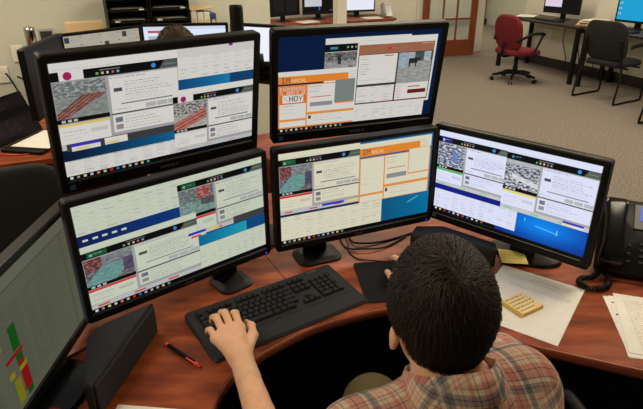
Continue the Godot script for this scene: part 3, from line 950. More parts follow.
# short hair: a cap round the skull with thousands of thin locks that run out from the crown
func hair_mesh(c: Vector3, b: Basis, sc: float, n: int, length: float, base: Color, tone: float, wave: float, s: int, lock := 0.0011) -> ArrayMesh:
	var r := RandomNumberGenerator.new()
	r.seed = s
	var V := PackedVector3Array()
	var N := PackedVector3Array()
	var C := PackedColorArray()
	var I := PackedInt32Array()
	var mid := c + b * (Vector3(0, 0.022, 0.012) * sc)
	var rad := Vector3(0.0745, 0.099, 0.098) * sc
	var crown := Vector3(0.03, 0.70, 0.71).normalized()
	# how far the hair reaches down: lower at the nape, high over the face, cut round the ears
	var low := func(dir: Vector3) -> float:
		var az := atan2(dir.x, dir.z)                    # 0 = back of the head
		var k := absf(az) / PI
		if k < 0.36: return -0.985 + k * 0.85
		if k < 0.56: return -0.18 - 0.10 * sin((k - 0.36) / 0.2 * PI)
		return 0.20 + (k - 0.56) * 0.7
	var surf := func(dir: Vector3, out: float) -> Vector3:
		var p := Vector3(dir.x * rad.x, dir.y * rad.y, dir.z * rad.z) * (1.0 + out)
		if dir.y < 0.0 and dir.z > -0.2:                 # the nape narrows towards the neck
			p.x *= 1.0 + 0.22 * dir.y
			p.z *= 1.0 + 0.16 * dir.y
			p.y *= 1.16
		return mid + b * p
	var nu := 48
	var nv := 28
	for i in nv + 1:
		for j in nu:
			var az := TAU * j / nu
			var flat := Vector3(sin(az), 0, cos(az))
			var bottom: float = low.call(flat)
			var y := lerpf(1.0, bottom, pow(float(i) / nv, 0.8))
			var q := sqrt(maxf(0.0, 1.0 - y * y))
			var dir := Vector3(flat.x * q, y, flat.z * q)
			var edge := 0.02 if i >= nv - 1 else 0.055 + 0.02 * r.randf()
			V.append(surf.call(dir, edge if i < nv else -0.03))
			N.append((b * (dir / rad)).normalized())
			C.append(base.lightened(r.randf() * 0.02))
	for i in nv:
		for j in nu:
			var a := i * nu + j
			var a2 := i * nu + (j + 1) % nu
			for k in [a, a2, a2 + nu, a, a2 + nu, a + nu]: I.append(k)
	var made := 0
	while made < n:
		var dir := Vector3(r.randfn(), r.randfn(), r.randfn()).normalized()
		if dir.y < low.call(dir) + 0.02: continue
		made += 1
		var away := (dir - crown * dir.dot(crown))
		away = away.normalized() if away.length() > 0.05 else Vector3(r.randfn(), r.randfn(), r.randfn()).cross(dir).normalized()
		var swirl := dir.cross(away) * 0.55 * exp(-2.2 * (1.0 - dir.dot(crown)))
		var down := Vector3(0, -1, 0) - dir * -dir.y
		var flow := (away + swirl + down * 0.5 + Vector3(r.randfn(), r.randfn(), r.randfn()) * 0.30).normalized()
		var short := clampf((dir.y + 0.95) * 1.1, 0.35, 1.0)
		var len_ := length * short * r.randf_range(0.65, 1.15)
		var col := base.lerp(Color(base.r * 3.2 + 0.02, base.g * 2.9 + 0.013, base.b * 2.5 + 0.007), pow(r.randf(), 2.2) * tone)
		var side := dir.cross(flow).normalized()
		var wd := lock * r.randf_range(0.7, 1.5)
		var first := V.size()
		var wv := r.randf() * TAU
		for k in 4:
			var t := k / 3.0
			var dd := (dir + flow * (t * len_ / 0.09) + side * sin(wv + t * 4.0) * wave).normalized()
			var lift := 0.05 + (0.10 + wave * 0.35) * short * sin(t * 2.4) * r.randf_range(0.6, 1.3)
			var p: Vector3 = surf.call(dd, lift)
			var w := wd * (1.0 - 0.75 * t)
			for e in [-1, 1]:
				V.append(p + b * side * w * e)
				N.append((b * (dd / rad + side * 0.5 * e / rad)).normalized())
				C.append(col)
		for k in 3:
			var a := first + k * 2
			for e in [a, a + 1, a + 3, a, a + 3, a + 2]: I.append(e)
	var arr := []
	arr.resize(Mesh.ARRAY_MAX)
	arr[Mesh.ARRAY_VERTEX] = V
	arr[Mesh.ARRAY_NORMAL] = N
	arr[Mesh.ARRAY_COLOR] = C
	arr[Mesh.ARRAY_INDEX] = I
	var am := ArrayMesh.new()
	am.add_surface_from_arrays(Mesh.PRIMITIVE_TRIANGLES, arr)
	return am

# folded shirt collar standing round the neck, open at the throat
func collar_mesh(c: Vector3, b: Basis, r0: float) -> ArrayMesh:
	var st := new_st(true)
	var rows := []
	for p in [[1.0, -0.022], [1.02, 0.012], [1.05, 0.030], [1.12, 0.033], [1.22, 0.018], [1.36, -0.012], [1.34, -0.018]]:
		var row := []
		for j in 33:
			var a := lerpf(-2.72, 2.72, j / 32.0)
			var droop := 0.5 * (1.0 - cos(a)) * 0.020
			var spread: float = p[0] * (1.0 + 0.03 * sin(a * 5.0))
			row.append(c + b * Vector3(sin(a) * r0 * spread * 1.04, p[1] - droop, cos(a) * r0 * spread * 1.08))
		rows.append(row)
	loft(st, rows, false, false, false, true)
	return done(st)
func tally(at: Transform3D, p) -> Vector3:
	return at.affine_inverse() * p

# ---------------------------------------------------------------- the man at the desk
func build_operator():
	var turn := deg_to_rad(20.0)
	var base := Vector3(0.28, 0.0, -0.55)
	var o := thing("person", "person in a plaid shirt with short dark hair, typing at the cherry desk", "person", base, turn)
	var X := Transform3D(Basis(Vector3.UP, turn), base)
	var L := func(x, y, z): return tally(X, Vector3(x, y, z))
	var head: Vector3 = L.call(0.206, 1.092, -0.792)
	var hb := Basis(Vector3.UP, deg_to_rad(2.0) - turn) * Basis(Vector3.FORWARD, deg_to_rad(0.0)) * Basis(Vector3.RIGHT, deg_to_rad(-14.0))
	var neck: Vector3 = L.call(0.220, 0.985, -0.722)
	var shl: Vector3 = L.call(0.068, 0.915, -0.665)
	var shr: Vector3 = L.call(0.360, 0.918, -0.796)
	var ell: Vector3 = L.call(-0.085, 0.715, -0.775)
	var elr: Vector3 = L.call(0.425, 0.735, -1.075)
	var wrl: Vector3 = L.call(-0.192, 0.797, -1.030)
	var wrr: Vector3 = L.call(0.332, 0.790, -1.322)
	var chl: Vector3 = L.call(0.150, 0.83, -0.640)
	var chr_: Vector3 = L.call(0.325, 0.83, -0.710)
	var hpl: Vector3 = L.call(0.235, 0.545, -0.590)
	var hpr: Vector3 = L.call(0.385, 0.545, -0.650)
	var knl: Vector3 = L.call(0.135, 0.560, -1.120)
	var knr: Vector3 = L.call(0.345, 0.560, -1.180)
	var anl: Vector3 = L.call(0.125, 0.075, -1.140)
	var anr: Vector3 = L.call(0.320, 0.075, -1.210)
	var tol: Vector3 = L.call(0.085, 0.035, -1.320)
	var tor: Vector3 = L.call(0.280, 0.035, -1.390)
	var legs := [[hpl, knl, 0.088, 0.062], [knl, anl, 0.060, 0.042], [hpr, knr, 0.088, 0.062], [knr, anr, 0.060, 0.042], [hpl, hpr, 0.105, 0.105]]
	var trunk := [[hpl, chl, 0.112, 0.112], [hpr, chr_, 0.112, 0.112], [shl, shr, 0.062, 0.062], [chl, shl, 0.10, 0.060], [chr_, shr, 0.10, 0.060], [neck, (shl + shr) / 2.0, 0.060, 0.075],
		[neck + Vector3(0, -0.03, 0.012), shl, 0.056, 0.062], [neck + Vector3(0, -0.03, 0.012), shr, 0.056, 0.062]]
	var arms := [[shl, ell, 0.056, 0.043], [shr, elr, 0.056, 0.043]]
	# body: trunk, limbs, head and hands in one skin
	var f := Field.new(Vector3(-0.50, 0.0, -0.92), Vector3(0.50, 1.10, 0.30), 0.013)
	grow(f, legs, 0.03)
	grow(f, trunk, 0.04)
	grow(f, arms, 0.03)
	grow(f, [[ell, wrl, 0.0425, 0.0265], [elr, wrr, 0.0425, 0.0265], [anl, tol, 0.036, 0.028], [anr, tor, 0.036, 0.028], [neck, head + Vector3(0, -0.04, 0.02), 0.060, 0.055]], 0.02)
	var K := [L.call(-0.206, 0.818, -1.120), L.call(-0.227, 0.821, -1.116), L.call(-0.246, 0.817, -1.106), L.call(-0.262, 0.809, -1.090)]
	var F := [[K[0], L.call(-0.222, 0.833, -1.160), L.call(-0.233, 0.812, -1.190), L.call(-0.238, 0.789, -1.205)],
		[K[1], L.call(-0.248, 0.838, -1.156), L.call(-0.264, 0.815, -1.188), L.call(-0.271, 0.789, -1.203)],
		[K[2], L.call(-0.268, 0.834, -1.142), L.call(-0.283, 0.812, -1.170), L.call(-0.290, 0.789, -1.185)],
		[K[3], L.call(-0.279, 0.818, -1.112), L.call(-0.289, 0.803, -1.130), L.call(-0.294, 0.788, -1.142)]]
	var T := [L.call(-0.180, 0.800, -1.062), L.call(-0.172, 0.806, -1.105), L.call(-0.182, 0.802, -1.148), L.call(-0.199, 0.790, -1.178)]
	var hl := hand_field(wrl, ell, K, F, T, wrl + Vector3(-0.17, -0.06, -0.22), wrl + Vector3(0.12, 0.08, 0.09))
	var K2 := [L.call(0.253, 0.800, -1.421), L.call(0.275, 0.803, -1.426), L.call(0.295, 0.799, -1.422), L.call(0.311, 0.790, -1.412)]
	var F2 := [[K2[0], L.call(0.236, 0.811, -1.461), L.call(0.228, 0.800, -1.491), L.call(0.224, 0.788, -1.508)],
		[K2[1], L.call(0.263, 0.812, -1.471), L.call(0.257, 0.801, -1.501), L.call(0.254, 0.788, -1.518)],
		[K2[2], L.call(0.293, 0.800, -1.464), L.call(0.290, 0.780, -1.488), L.call(0.288, 0.762, -1.501)],
		[K2[3], L.call(0.313, 0.784, -1.446), L.call(0.312, 0.768, -1.466), L.call(0.309, 0.757, -1.478)]]
	var T2 := [L.call(0.287, 0.788, -1.356), L.call(0.239, 0.785, -1.381), L.call(0.210, 0.776, -1.421), L.call(0.203, 0.768, -1.458)]
	var hr := hand_field(wrr, elr, K2, F2, T2, wrr + Vector3(-0.18, -0.07, -0.24), wrr + Vector3(0.10, 0.07, 0.09))
	var hd := head_field(head, hb, 1.08, neck, 0.005)
	mi("body", fields_mesh([f, hl, hr, hd]), M.skin, o)
	mi("hair", hair_mesh(head, hb, 1.09, 15000, 0.034, Color(0.011, 0.0075, 0.005), 0.55, 0.02, 31), M.hair, o)
	# shirt
	var g := Field.new(Vector3(-0.50, 0.48, -0.62), Vector3(0.50, 1.06, 0.26), 0.011)
	for s in trunk: g.cap(s[0], s[1], s[2] + 0.012, s[3] + 0.012, 0.04)
	for s in arms:
		g.cap(s[0], s[0].lerp(s[1], 0.97), s[2] + 0.013, s[3] + 0.020, 0.025)
		for e in 3:                                    # folds where the sleeve is pushed up
			var p: Vector3 = s[0].lerp(s[1], 0.62 + 0.13 * e)
			g.cap(p + Vector3(-0.03, 0.0, 0.03), p + Vector3(0.03, 0.012, -0.02), s[3] + 0.012, s[3] + 0.012, 0.006)
	for e in 4:                                        # folds between the shoulder blades
		var a: Vector3 = (shl + shr) / 2.0 + Vector3(-0.16 + 0.10 * e, -0.02 - 0.02 * (e % 2), 0.085)
		g.cap(a, a + Vector3(0.05, -0.22, 0.055), 0.012, 0.02, 0.03)
	mi("shirt", fields_mesh([g]), M.plaid, o)
	mi("collar", collar_mesh(neck + Vector3(0.0, 0.032, 0.0), Basis(Vector3.UP, -0.1) * Basis(Vector3.RIGHT, -0.42), 0.066), M.plaid, o)
	var t := Field.new(Vector3(-0.35, 0.06, -0.75), Vector3(0.35, 0.72, 0.25), 0.014)
	for s in legs: t.cap(s[0], s[1], s[2] + 0.014, s[3] + 0.016, 0.03)
	t.cut(Vector3.DOWN, Vector3(0, 0.10, 0))
	mi("trousers", fields_mesh([t]), M.khaki, o)
	for p in [[anl, tol], [anr, tor]]:
		var sh := Field.new(p[0].min(p[1]) - Vector3(0.1, 0.08, 0.1), p[0].max(p[1]) + Vector3(0.1, 0.08, 0.1), 0.012)
		sh.cap(p[0] + Vector3(0, -0.02, 0.02), p[1], 0.044, 0.036, 0.02)
		sh.cut(Vector3.DOWN, Vector3(0, 0.004, 0))
		mi("shoe", fields_mesh([sh]), M.shoe, o)

func build_coworker():
	var base := Vector3(-0.635, -0.0, -2.54)
	var turn := deg_to_rad(26.0)
	var o := thing("person", "person with wavy brown hair seated before the screens at the far desk", "person", base, turn)
	var head := Vector3(0.0, 1.212, -0.06)
	var neck := Vector3(0, 1.08, 0.0)
	var f := Field.new(Vector3(-0.36, 0.0, -0.80), Vector3(0.36, 1.12, 0.20), 0.02)
	var legs := []
	var arms := []
	var trunk := [[Vector3(0, 0.55, 0), Vector3(0, 0.86, 0.0), 0.14, 0.13], [Vector3(-0.17, 1.0, 0), Vector3(0.17, 1.0, 0), 0.055, 0.055], [neck, Vector3(0, 0.95, 0), 0.05, 0.08]]
	for s in [-1, 1]:
		legs.append([Vector3(0.09 * s, 0.54, 0), Vector3(0.10 * s, 0.51, -0.44), 0.085, 0.06])
		legs.append([Vector3(0.10 * s, 0.51, -0.44), Vector3(0.10 * s, 0.07, -0.50), 0.058, 0.04])
		legs.append([Vector3(0.10 * s, 0.05, -0.49), Vector3(0.10 * s, 0.035, -0.66), 0.036, 0.03])
		arms.append([Vector3(0.18 * s, 1.0, 0), Vector3(0.23 * s, 0.77, -0.14), 0.05, 0.04])
		arms.append([Vector3(0.23 * s, 0.77, -0.14), Vector3(0.14 * s, 0.79, -0.38), 0.04, 0.027])
		arms.append([Vector3(0.14 * s, 0.79, -0.38), Vector3(0.11 * s, 0.775, -0.52), 0.03, 0.014])
	grow(f, legs, 0.03)
	grow(f, trunk, 0.05)
	grow(f, arms, 0.03)
	var hb := Basis(Vector3.RIGHT, -0.12)
	mi("body", fields_mesh([f, head_field(head, hb, 1.0, neck, 0.010)]), M.skin, o)
	mi("hair", hair_mesh(head, hb, 1.06, 3200, 0.06, Color(0.016, 0.010, 0.006), 2.0, 0.30, 47, 0.0038), M.hair, o)
	var g := Field.new(Vector3(-0.36, 0.45, -0.35), Vector3(0.36, 1.12, 0.20), 0.02)
	for s in trunk: g.cap(s[0], s[1], s[2] + 0.014, s[3] + 0.014, 0.05)
	for i in [0, 3]: g.cap(arms[i][0], arms[i][1], 0.066, 0.056, 0.03)
	mi("shirt", fields_mesh([g]), M.navy_cloth, o)

# ---------------------------------------------------------------- furniture
func caster_chair(called, label, at, turn, fabric, opt = {}):
	var o := thing(called, label, "chair", at, turn)
	var seat_y: float = opt.get("seat", 0.44)
	var back_h: float = opt.get("back", 0.46)
	var bw: float = opt.get("width", 0.46)
	var st := new_st(true)
	var rows := []
	for i in 7:                                        # cushion, rounded towards its edges
		var k: float = [0.90, 0.985, 1.0, 0.99, 0.95, 0.80, 0.45][i]
		var y: float = [-0.075, -0.065, -0.045, -0.02, -0.006, 0.003, 0.008][i]
		rows.append(rrect(0.49 * k, 0.47 * k, 0.11 * k, 6).map(func(p): return Vector3(p.x, seat_y + y - maxf(0.0, -p.y - 0.14) * 0.25, p.y)))
	loft(st, rows, true, true, true, true)
	obj("seat", st, fabric, o)
	st = new_st(true)
	rows = []
	var ring := rrect(bw, back_h, minf(bw, back_h) * 0.36, 7)
	for i in 6:
		var k: float = [0.86, 0.97, 1.0, 1.0, 0.96, 0.80][i]
		var z: float = [0.035, 0.028, 0.010, -0.012, -0.026, -0.033][i]
		rows.append(ring.map(func(p): return Vector3(p.x * k, seat_y + opt.get("lift", 0.07) + back_h / 2 + p.y * k, 0.235 + z - p.x * p.x * 0.55 + (p.y * k) * 0.16 - 0.5 * p.y * p.y)))
	loft(st, rows, true, true, true, true)
	obj("backrest", st, fabric, o)
	st = new_st(true)
	tube(st, curve([Vector3(0, seat_y - 0.085, 0.05), Vector3(0, seat_y - 0.09, 0.24), Vector3(0, seat_y - 0.03, 0.275), Vector3(0, seat_y + 0.10, 0.262)], 5), 0.018, 8)
	obj("back_support", st, M.black_matte, o)
	st = new_st(true)
	lathe(st, [[0.09, seat_y - 0.085], [0.09, seat_y - 0.075], [0.03, seat_y - 0.09], [0.026, 0.20], [0.034, 0.19], [0.034, 0.09], [0.0, 0.085]], 14)
	obj("gas_column", st, M.black_matte, o)
	for k in 5:
		var a: float = TAU * k / 5 + opt.get("spin", 0.3)
		var d := Vector3(cos(a), 0, sin(a))
		st = new_st(true)
		tube(st, [d * 0.02 + Vector3(0, 0.115, 0), d * 0.16 + Vector3(0, 0.105, 0), d * 0.295 + Vector3(0, 0.075, 0)], [0.026, 0.022, 0.015], 8)
		var leg := obj("base_leg", st, M.black_matte, o)
		st = new_st(true)
		for s in [-1, 1]:
			var w: Vector3 = d.cross(Vector3.UP) * 0.013 * s
			tube(st, [d * 0.295 + w + Vector3(0, 0.026, 0), d * 0.295 + w * 1.8 + Vector3(0, 0.026, 0)], 0.026, 12)
		obj("caster", st, M.black, leg)
	if opt.get("arms", true):
		for s in [-1, 1]:
			st = new_st(true)
			var ax: float = opt.get("arm_x", 0.27) * s
			var ah: float = opt.get("arm_h", 0.21)
			var az: float = opt.get("arm_z", 0.0)
			tube(st, curve([Vector3(0.20 * s, seat_y - 0.075, 0.04), Vector3(ax, seat_y - 0.065, 0.0), Vector3(ax, seat_y + ah * 0.5, -0.10 + az * 0.6), Vector3(ax, seat_y + ah - 0.01, -0.15 + az)], 5), 0.014, 8)
			tube(st, curve([Vector3(ax, seat_y + ah - 0.02, -0.17 + az), Vector3(ax, seat_y + ah, -0.12 + az), Vector3(ax, seat_y + ah, 0.03), Vector3(ax, seat_y + ah - 0.03, 0.15), Vector3(0.20 * s, seat_y + 0.12, 0.245)], 5), 0.020, 8)
			obj("armrest", st, M.black, o)
	return o

func sled_chair(label, at, turn):
	var o := thing("guest_chair", label, "chair", at, turn)
	for s in [-1, 1]:
		var x: float = 0.275 * s
		var st := new_st(true)
		tube(st, curve([Vector3(x, 0.64, 0.14), Vector3(x, 0.655, -0.02), Vector3(x, 0.64, -0.18), Vector3(x, 0.56, -0.225), Vector3(x, 0.30, -0.235), Vector3(x, 0.05, -0.245), Vector3(x, 0.014, -0.20), Vector3(x, 0.014, 0.0), Vector3(x, 0.014, 0.22), Vector3(x, 0.05, 0.262), Vector3(x * 0.96, 0.30, 0.215), Vector3(x * 0.86, 0.46, 0.205), Vector3(x * 0.80, 0.74, 0.27)], 5), 0.0125, 8)
		var side := obj("side_frame", st, M.black, o)
		st = new_st(true)
		tube(st, curve([Vector3(x, 0.655, 0.13), Vector3(x, 0.668, -0.02), Vector3(x, 0.655, -0.15)], 4), [0.016, 0.02, 0.022, 0.022, 0.022, 0.022, 0.022, 0.02, 0.016], 8)
		obj("armrest", st, M.black_matte, side)
	var st2 := new_st(true)
	for z in [-0.10, 0.12]:
		tube(st2, [Vector3(-0.27, 0.405, z), Vector3(0.27, 0.405, z)], 0.011, 8)
	obj("cross_bar", st2, M.black, o)
	var st := new_st(true)
	var rows := []
	for i in 6:
		var k: float = [0.93, 1.0, 1.0, 0.97, 0.85, 0.5][i]
		var y: float = [0.415, 0.425, 0.455, 0.472, 0.482, 0.488][i]
		rows.append(rrect(0.48 * k, 0.46 * k, 0.09 * k, 5).map(func(p): return Vector3(p.x, y, p.y)))
	loft(st, rows, true, true, true, true)
	obj("seat", st, M.black_fabric, o)
	st = new_st(true)
	rows = []
	for i in 5:
		var k: float = [0.92, 1.0, 1.0, 0.97, 0.8][i]
		var z: float = [0.03, 0.02, -0.005, -0.02, -0.028][i]
		rows.append(rrect(0.52 * k, 0.44 * k, 0.13 * k, 6).map(func(p): return Vector3(p.x, 0.70 + p.y, 0.235 + z - p.x * p.x * 0.4 + p.y * 0.22)))
	loft(st, rows, true, true, true, true)
	obj("backrest", st, M.black_fabric, o)
	return o

func plain_desk(called, label, u0, u1, v0, v1, top_mat, frame_mat, panel := false, y := DESK):
	var o := thing(called, label, "desk", rm((u0 + u1) / 2, 0, (v0 + v1) / 2), deg_to_rad(TURN))
	var w: float = u1 - u0
	var d: float = v1 - v0
	mi("desktop", boxm(Vector3(w, 0.03, d), 0.004), top_mat, o, Transform3D(Basis.IDENTITY, Vector3(0, y - 0.015, 0)))
	if panel:
		for s in [-1, 1]:
			mi("side_panel", boxm(Vector3(0.025, y - 0.03, d - 0.08)), top_mat, o, Transform3D(Basis.IDENTITY, Vector3(s * (w / 2 - 0.03), (y - 0.03) / 2, 0)))
		mi("back_panel", boxm(Vector3(w - 0.09, y - 0.18, 0.02)), top_mat, o, Transform3D(Basis.IDENTITY, Vector3(0, y - 0.03 - (y - 0.18) / 2, -d / 2 + 0.08)))
	else:
		for sx in [-1, 1]:
			for sz in [-1, 1]:
				mi("leg", boxm(Vector3(0.05, y - 0.03, 0.05), 0.003), frame_mat, o, Transform3D(Basis.IDENTITY, Vector3(sx * (w / 2 - 0.035), (y - 0.03) / 2, sz * (d / 2 - 0.035))))
		mi("apron", boxm(Vector3(w - 0.1, 0.05, 0.02), 0.002), frame_mat, o, Transform3D(Basis.IDENTITY, Vector3(0, y - 0.056, d / 2 - 0.04)))
	return o

const EDGE := [[1.32, -0.845], [1.05, -0.948], [0.788, -1.05], [0.70, -1.085], [0.612, -1.120], [0.54, -1.150], [0.48, -1.185], [0.42, -1.230], [0.36, -1.268], [0.30, -1.297], [0.24, -1.312], [0.186, -1.312], [0.148, -1.302], [0.109, -1.288], [0.038, -1.260], [-0.031, -1.223], [-0.087, -1.182],
	[-0.146, -1.130], [-0.192, -1.083], [-0.219, -1.045], [-0.236, -1.003], [-0.246, -0.962], [-0.249, -0.925], [-0.249, -0.80], [-0.245, -0.45]]

func build_corner_desk():
	var o := thing("corner_desk", "curved cherry wood corner desk carrying the keyboard and the large monitors", "desk", Vector3.ZERO)
	var line := []
	for p in EDGE: line.append(Vector2(p[0], p[1]))
	var outline := line.duplicate()
	for p in [[-0.95, -0.45], [-0.95, -1.45], [-0.72, -1.80], [-0.30, -2.10], [0.10, -2.27], [0.34, -2.24], [0.62, -1.86], [0.965, -1.69], [1.47, -1.49]]: outline.append(Vector2(p[0], p[1]))
	# the top is made of two boards that meet in a seam
	var a := Vector2(0.006, -1.232)
	var dir := Vector2(-0.159, -0.306).normalized()
	var nrm := Vector2(dir.y, -dir.x)
	for s in [-1.0, 1.0]:
		var half := PackedVector2Array()
		for q in [[-3.0, 0.0007], [3.0, 0.0007], [3.0, 4.0], [-3.0, 4.0]]:
			half.append(a + dir * q[0] + nrm * q[1] * s)
		for poly in Geometry2D.intersect_polygons(PackedVector2Array(outline), half):
			var st := new_st()
			slab(st, Array(poly), DESK - 0.028, DESK, 0.0012)
			obj("desktop", st, M.cherry, o)
	# moulded front edge
	var pts := curve(line.map(func(p): return Vector3(p.x, 0, p.y)), 3)
	var rows := []
	for i in pts.size():
		var d: Vector3 = (pts[mini(i + 1, pts.size() - 1)] - pts[maxi(i - 1, 0)]).normalized()
		var out := Vector3(-d.z, 0, d.x)
		var row := []
		for q in [[-0.001, -0.0005], [0.0035, -0.003], [0.0055, -0.009], [0.0055, -0.022], [0.003, -0.029], [-0.004, -0.031], [-0.004, -0.012]]:
			row.append(pts[i] + out * -q[0] + Vector3(0, DESK + q[1], 0))
		rows.append(row)
	var st2 := new_st(true)
	loft(st2, rows, true, true, true)
	obj("edge_band", st2, M.cherry_edge, o)
	var panel := func(x0, z0, x1, z1):
		var p := Vector3(x0, 0, z0)
		var q := Vector3(x1, 0, z1)
		var dd := q - p
		mi("support_panel", boxm(Vector3(dd.length(), DESK - 0.03, 0.022)), M.cherry_edge, o, Transform3D(Basis(Vector3.UP, -atan2(dd.z, dd.x)), (p + q) / 2 + Vector3(0, (DESK - 0.03) / 2, 0)))
	var shade_line := [[-0.62, -0.55], [-0.62, -1.05], [-0.47, -1.40], [-0.16, -1.60], [0.15, -1.68], [0.45, -1.60], [0.75, -1.43], [1.24, -1.24]]  # course of black panels added to keep the space under the desk dark
	for i in shade_line.size() - 1:
		var p := Vector3(shade_line[i][0], 0, shade_line[i][1])
		var q := Vector3(shade_line[i + 1][0], 0, shade_line[i + 1][1])
		mi("added_shade_panel", boxm(Vector3(p.distance_to(q) + 0.01, DESK - 0.03, 0.018)), M.black_matte, o, Transform3D(Basis(Vector3.UP, -atan2(q.z - p.z, q.x - p.x)), (p + q) / 2 + Vector3(0, (DESK - 0.03) / 2, 0)))
	panel.call(-0.90, -0.50, -0.90, -1.42)
	panel.call(-0.85, -0.50, -0.32, -0.50)
	panel.call(-0.68, -1.76, -0.28, -2.04)
	panel.call(-0.20, -2.06, 0.26, -2.18)
	panel.call(0.66, -1.80, 1.36, -1.50)
	panel.call(1.28, -0.90, 1.42, -1.42)

func build_keyboard():
	var o := thing("keyboard", "full-size black keyboard with palm rest under the typing hand", "keyboard", Vector3(-0.1235, DESK, -1.298), deg_to_rad(33.0))
	var W := 0.485
	var D := 0.218
	var slope := Transform3D(Basis(Vector3.RIGHT, deg_to_rad(4.0)), Vector3(0, 0.016, 0))
	var st := new_st()
	loft(st, [rrect(W, D, 0.012).map(func(p): return Vector3(p.x, 0.001, p.y)), rrect(W, D, 0.012).map(func(p): return Vector3(p.x, 0.010 - p.y * 0.06, p.y)), rrect(W - 0.008, D - 0.008, 0.010).map(func(p): return Vector3(p.x, 0.0155 - p.y * 0.07, p.y))], true, true, true, true)
	obj("case", st, M.kbd, o)
	var ty := func(z): return 0.0158 - z * 0.07
	mi("key_well", boxm(Vector3(0.440, 0.002, 0.132), 0.0005), M.kbd_well, o, Transform3D(Basis(Vector3.RIGHT, atan(0.07)), Vector3(0, ty.call(-0.020), -0.020)))
	st = new_st()
	loft(st, [rrect(W - 0.006, 0.054, 0.010).map(func(p): return Vector3(p.x, ty.call(0.080 + p.y) - 0.002, 0.080 + p.y)), rrect(W - 0.012, 0.048, 0.009).map(func(p): return Vector3(p.x, ty.call(0.080 + p.y) + 0.0022, 0.080 + p.y))], true, true, true, true)
	obj("palm_rest", st, M.kbd, o)
	var meshes := {}
	var u := 0.0186
	var key := func(x, z, w, d := 1.0):
		var id := "%.2f_%.2f" % [w, d]
		if not meshes.has(id):
			var s := new_st()
			var kw: float = w * u - 0.0016
			var kd: float = d * u - 0.0016
			loft(s, [rrect(kw, kd, 0.0012, 1).map(func(p): return Vector3(p.x, 0.0, p.y)), rrect(kw - 0.0008, kd - 0.0008, 0.0012, 1).map(func(p): return Vector3(p.x, 0.003, p.y)), rrect(kw - 0.004, kd - 0.004, 0.0012, 1).map(func(p): return Vector3(p.x, 0.0072, p.y - 0.0006))], true, false, true, true)
			meshes[id] = done(s)
		mi("key", meshes[id], M.key, o, Transform3D(Basis(Vector3.RIGHT, atan(0.07)), Vector3(x + w * u / 2, ty.call(z) + 0.0012, z)))
	var x0 := -0.217
	var z0 := -0.020 - 0.066 + 0.0095
	var rows := [[[1.0], [-0.7], [1.0, 4], [-0.6], [1.0, 4], [-0.6], [1.0, 4]], [[1.0, 13], [2.0]], [[1.5], [1.0, 12], [1.5]], [[1.8], [1.0, 11], [2.2]], [[2.3], [1.0, 10], [2.7]], [[1.5], [1.2, 2], [6.2], [1.2, 2], [1.5]]]
	for i in rows.size():
		var x := x0
		var z: float = z0 + i * u + (0.006 if i > 0 else 0.0)
		for k in rows[i]:
			for n in (k[1] if k.size() > 1 else 1):
				if k[0] > 0: key.call(x, z, k[0])
				x += absf(k[0]) * u
	var nx: float = x0 + 15 * u + 0.008
	for i in 3:
		for j in 3: key.call(nx + j * u, z0 + i * u + (0.006 if i > 0 else 0.0), 1.0)
	key.call(nx + u, z0 + 4 * u + 0.006, 1.0)
	for j in 3: key.call(nx + j * u, z0 + 5 * u + 0.006, 1.0)
	var px: float = nx + 3 * u + 0.008
	for i in range(1, 6):
		for j in 4:
			if (i == 5 and j == 1) or (j == 3 and i in [3, 5]): continue
			if i == 5 and j == 0: key.call(px, z0 + i * u + 0.006, 2.0)
			elif j == 3 and i in [2, 4]: key.call(px + j * u, z0 + (i + 0.5) * u + 0.006, 1.0, 2.0)
			else: key.call(px + j * u, z0 + i * u + 0.006, 1.0)
	var t := TextMesh.new()
	t.text = "lenovo"
	t.font_size = 16
	t.pixel_size = 0.0007
	t.depth = 0.0004
	mi("lettering", t, M.logo_grey, o, Transform3D(Basis(Vector3.RIGHT, atan(0.07) - PI / 2), Vector3(0.170, ty.call(-0.096) + 0.0004, -0.096)))

func build_mouse():
	var pad := thing("mouse_pad", "plain black mouse pad beside the keyboard", "mouse pad", Vector3(0.215, DESK, -1.455), deg_to_rad(7.0))
	var st := new_st()
	loft(st, [rrect(0.20, 0.225, 0.012).map(func(p): return Vector3(p.x, 0.0003, p.y)), rrect(0.20, 0.225, 0.012).map(func(p): return Vector3(p.x, 0.003, p.y))], true, true, true, true)
	obj("pad", st, M.black_matte, pad)
	var o := thing("computer_mouse", "black computer mouse under the right hand on the pad", "mouse", Vector3(0.253, DESK + 0.0032, -1.461), deg_to_rad(14.0))
	st = new_st(true)
	var rows := []
	for q in [[1.0, 0.0], [1.03, 0.008], [1.0, 0.018], [0.86, 0.028], [0.6, 0.033], [0.2, 0.035]]:
		var row := []
		for j in 24:
			var a := TAU * j / 24
			row.append(Vector3(cos(a) * 0.031 * q[0], q[1] * (1.0 - 0.15 * sin(a) * -1.0), sin(a) * 0.056 * q[0]))
		rows.append(row)
	loft(st, rows, true, true, true, true)
	obj("shell", st, M.black, o)
	st = new_st(true)
	tube(st, [Vector3(-0.004, 0.030, -0.034), Vector3(0.004, 0.030, -0.034)], 0.008, 12)
	obj("wheel", st, M.grey, o)
	var cb := new_st(true)
	tube(cb, curve([Vector3(0, 0.012, -0.056), Vector3(-0.012, 0.010, -0.085), Vector3(-0.06, 0.004, -0.12), Vector3(-0.10, -0.0005, -0.150), Vector3(-0.115, -0.0005, -0.20), Vector3(-0.10, -0.0005, -0.27), Vector3(-0.10, -0.0005, -0.36)], 6), 0.0022, 6)
	obj("cable", cb, M.black, o)

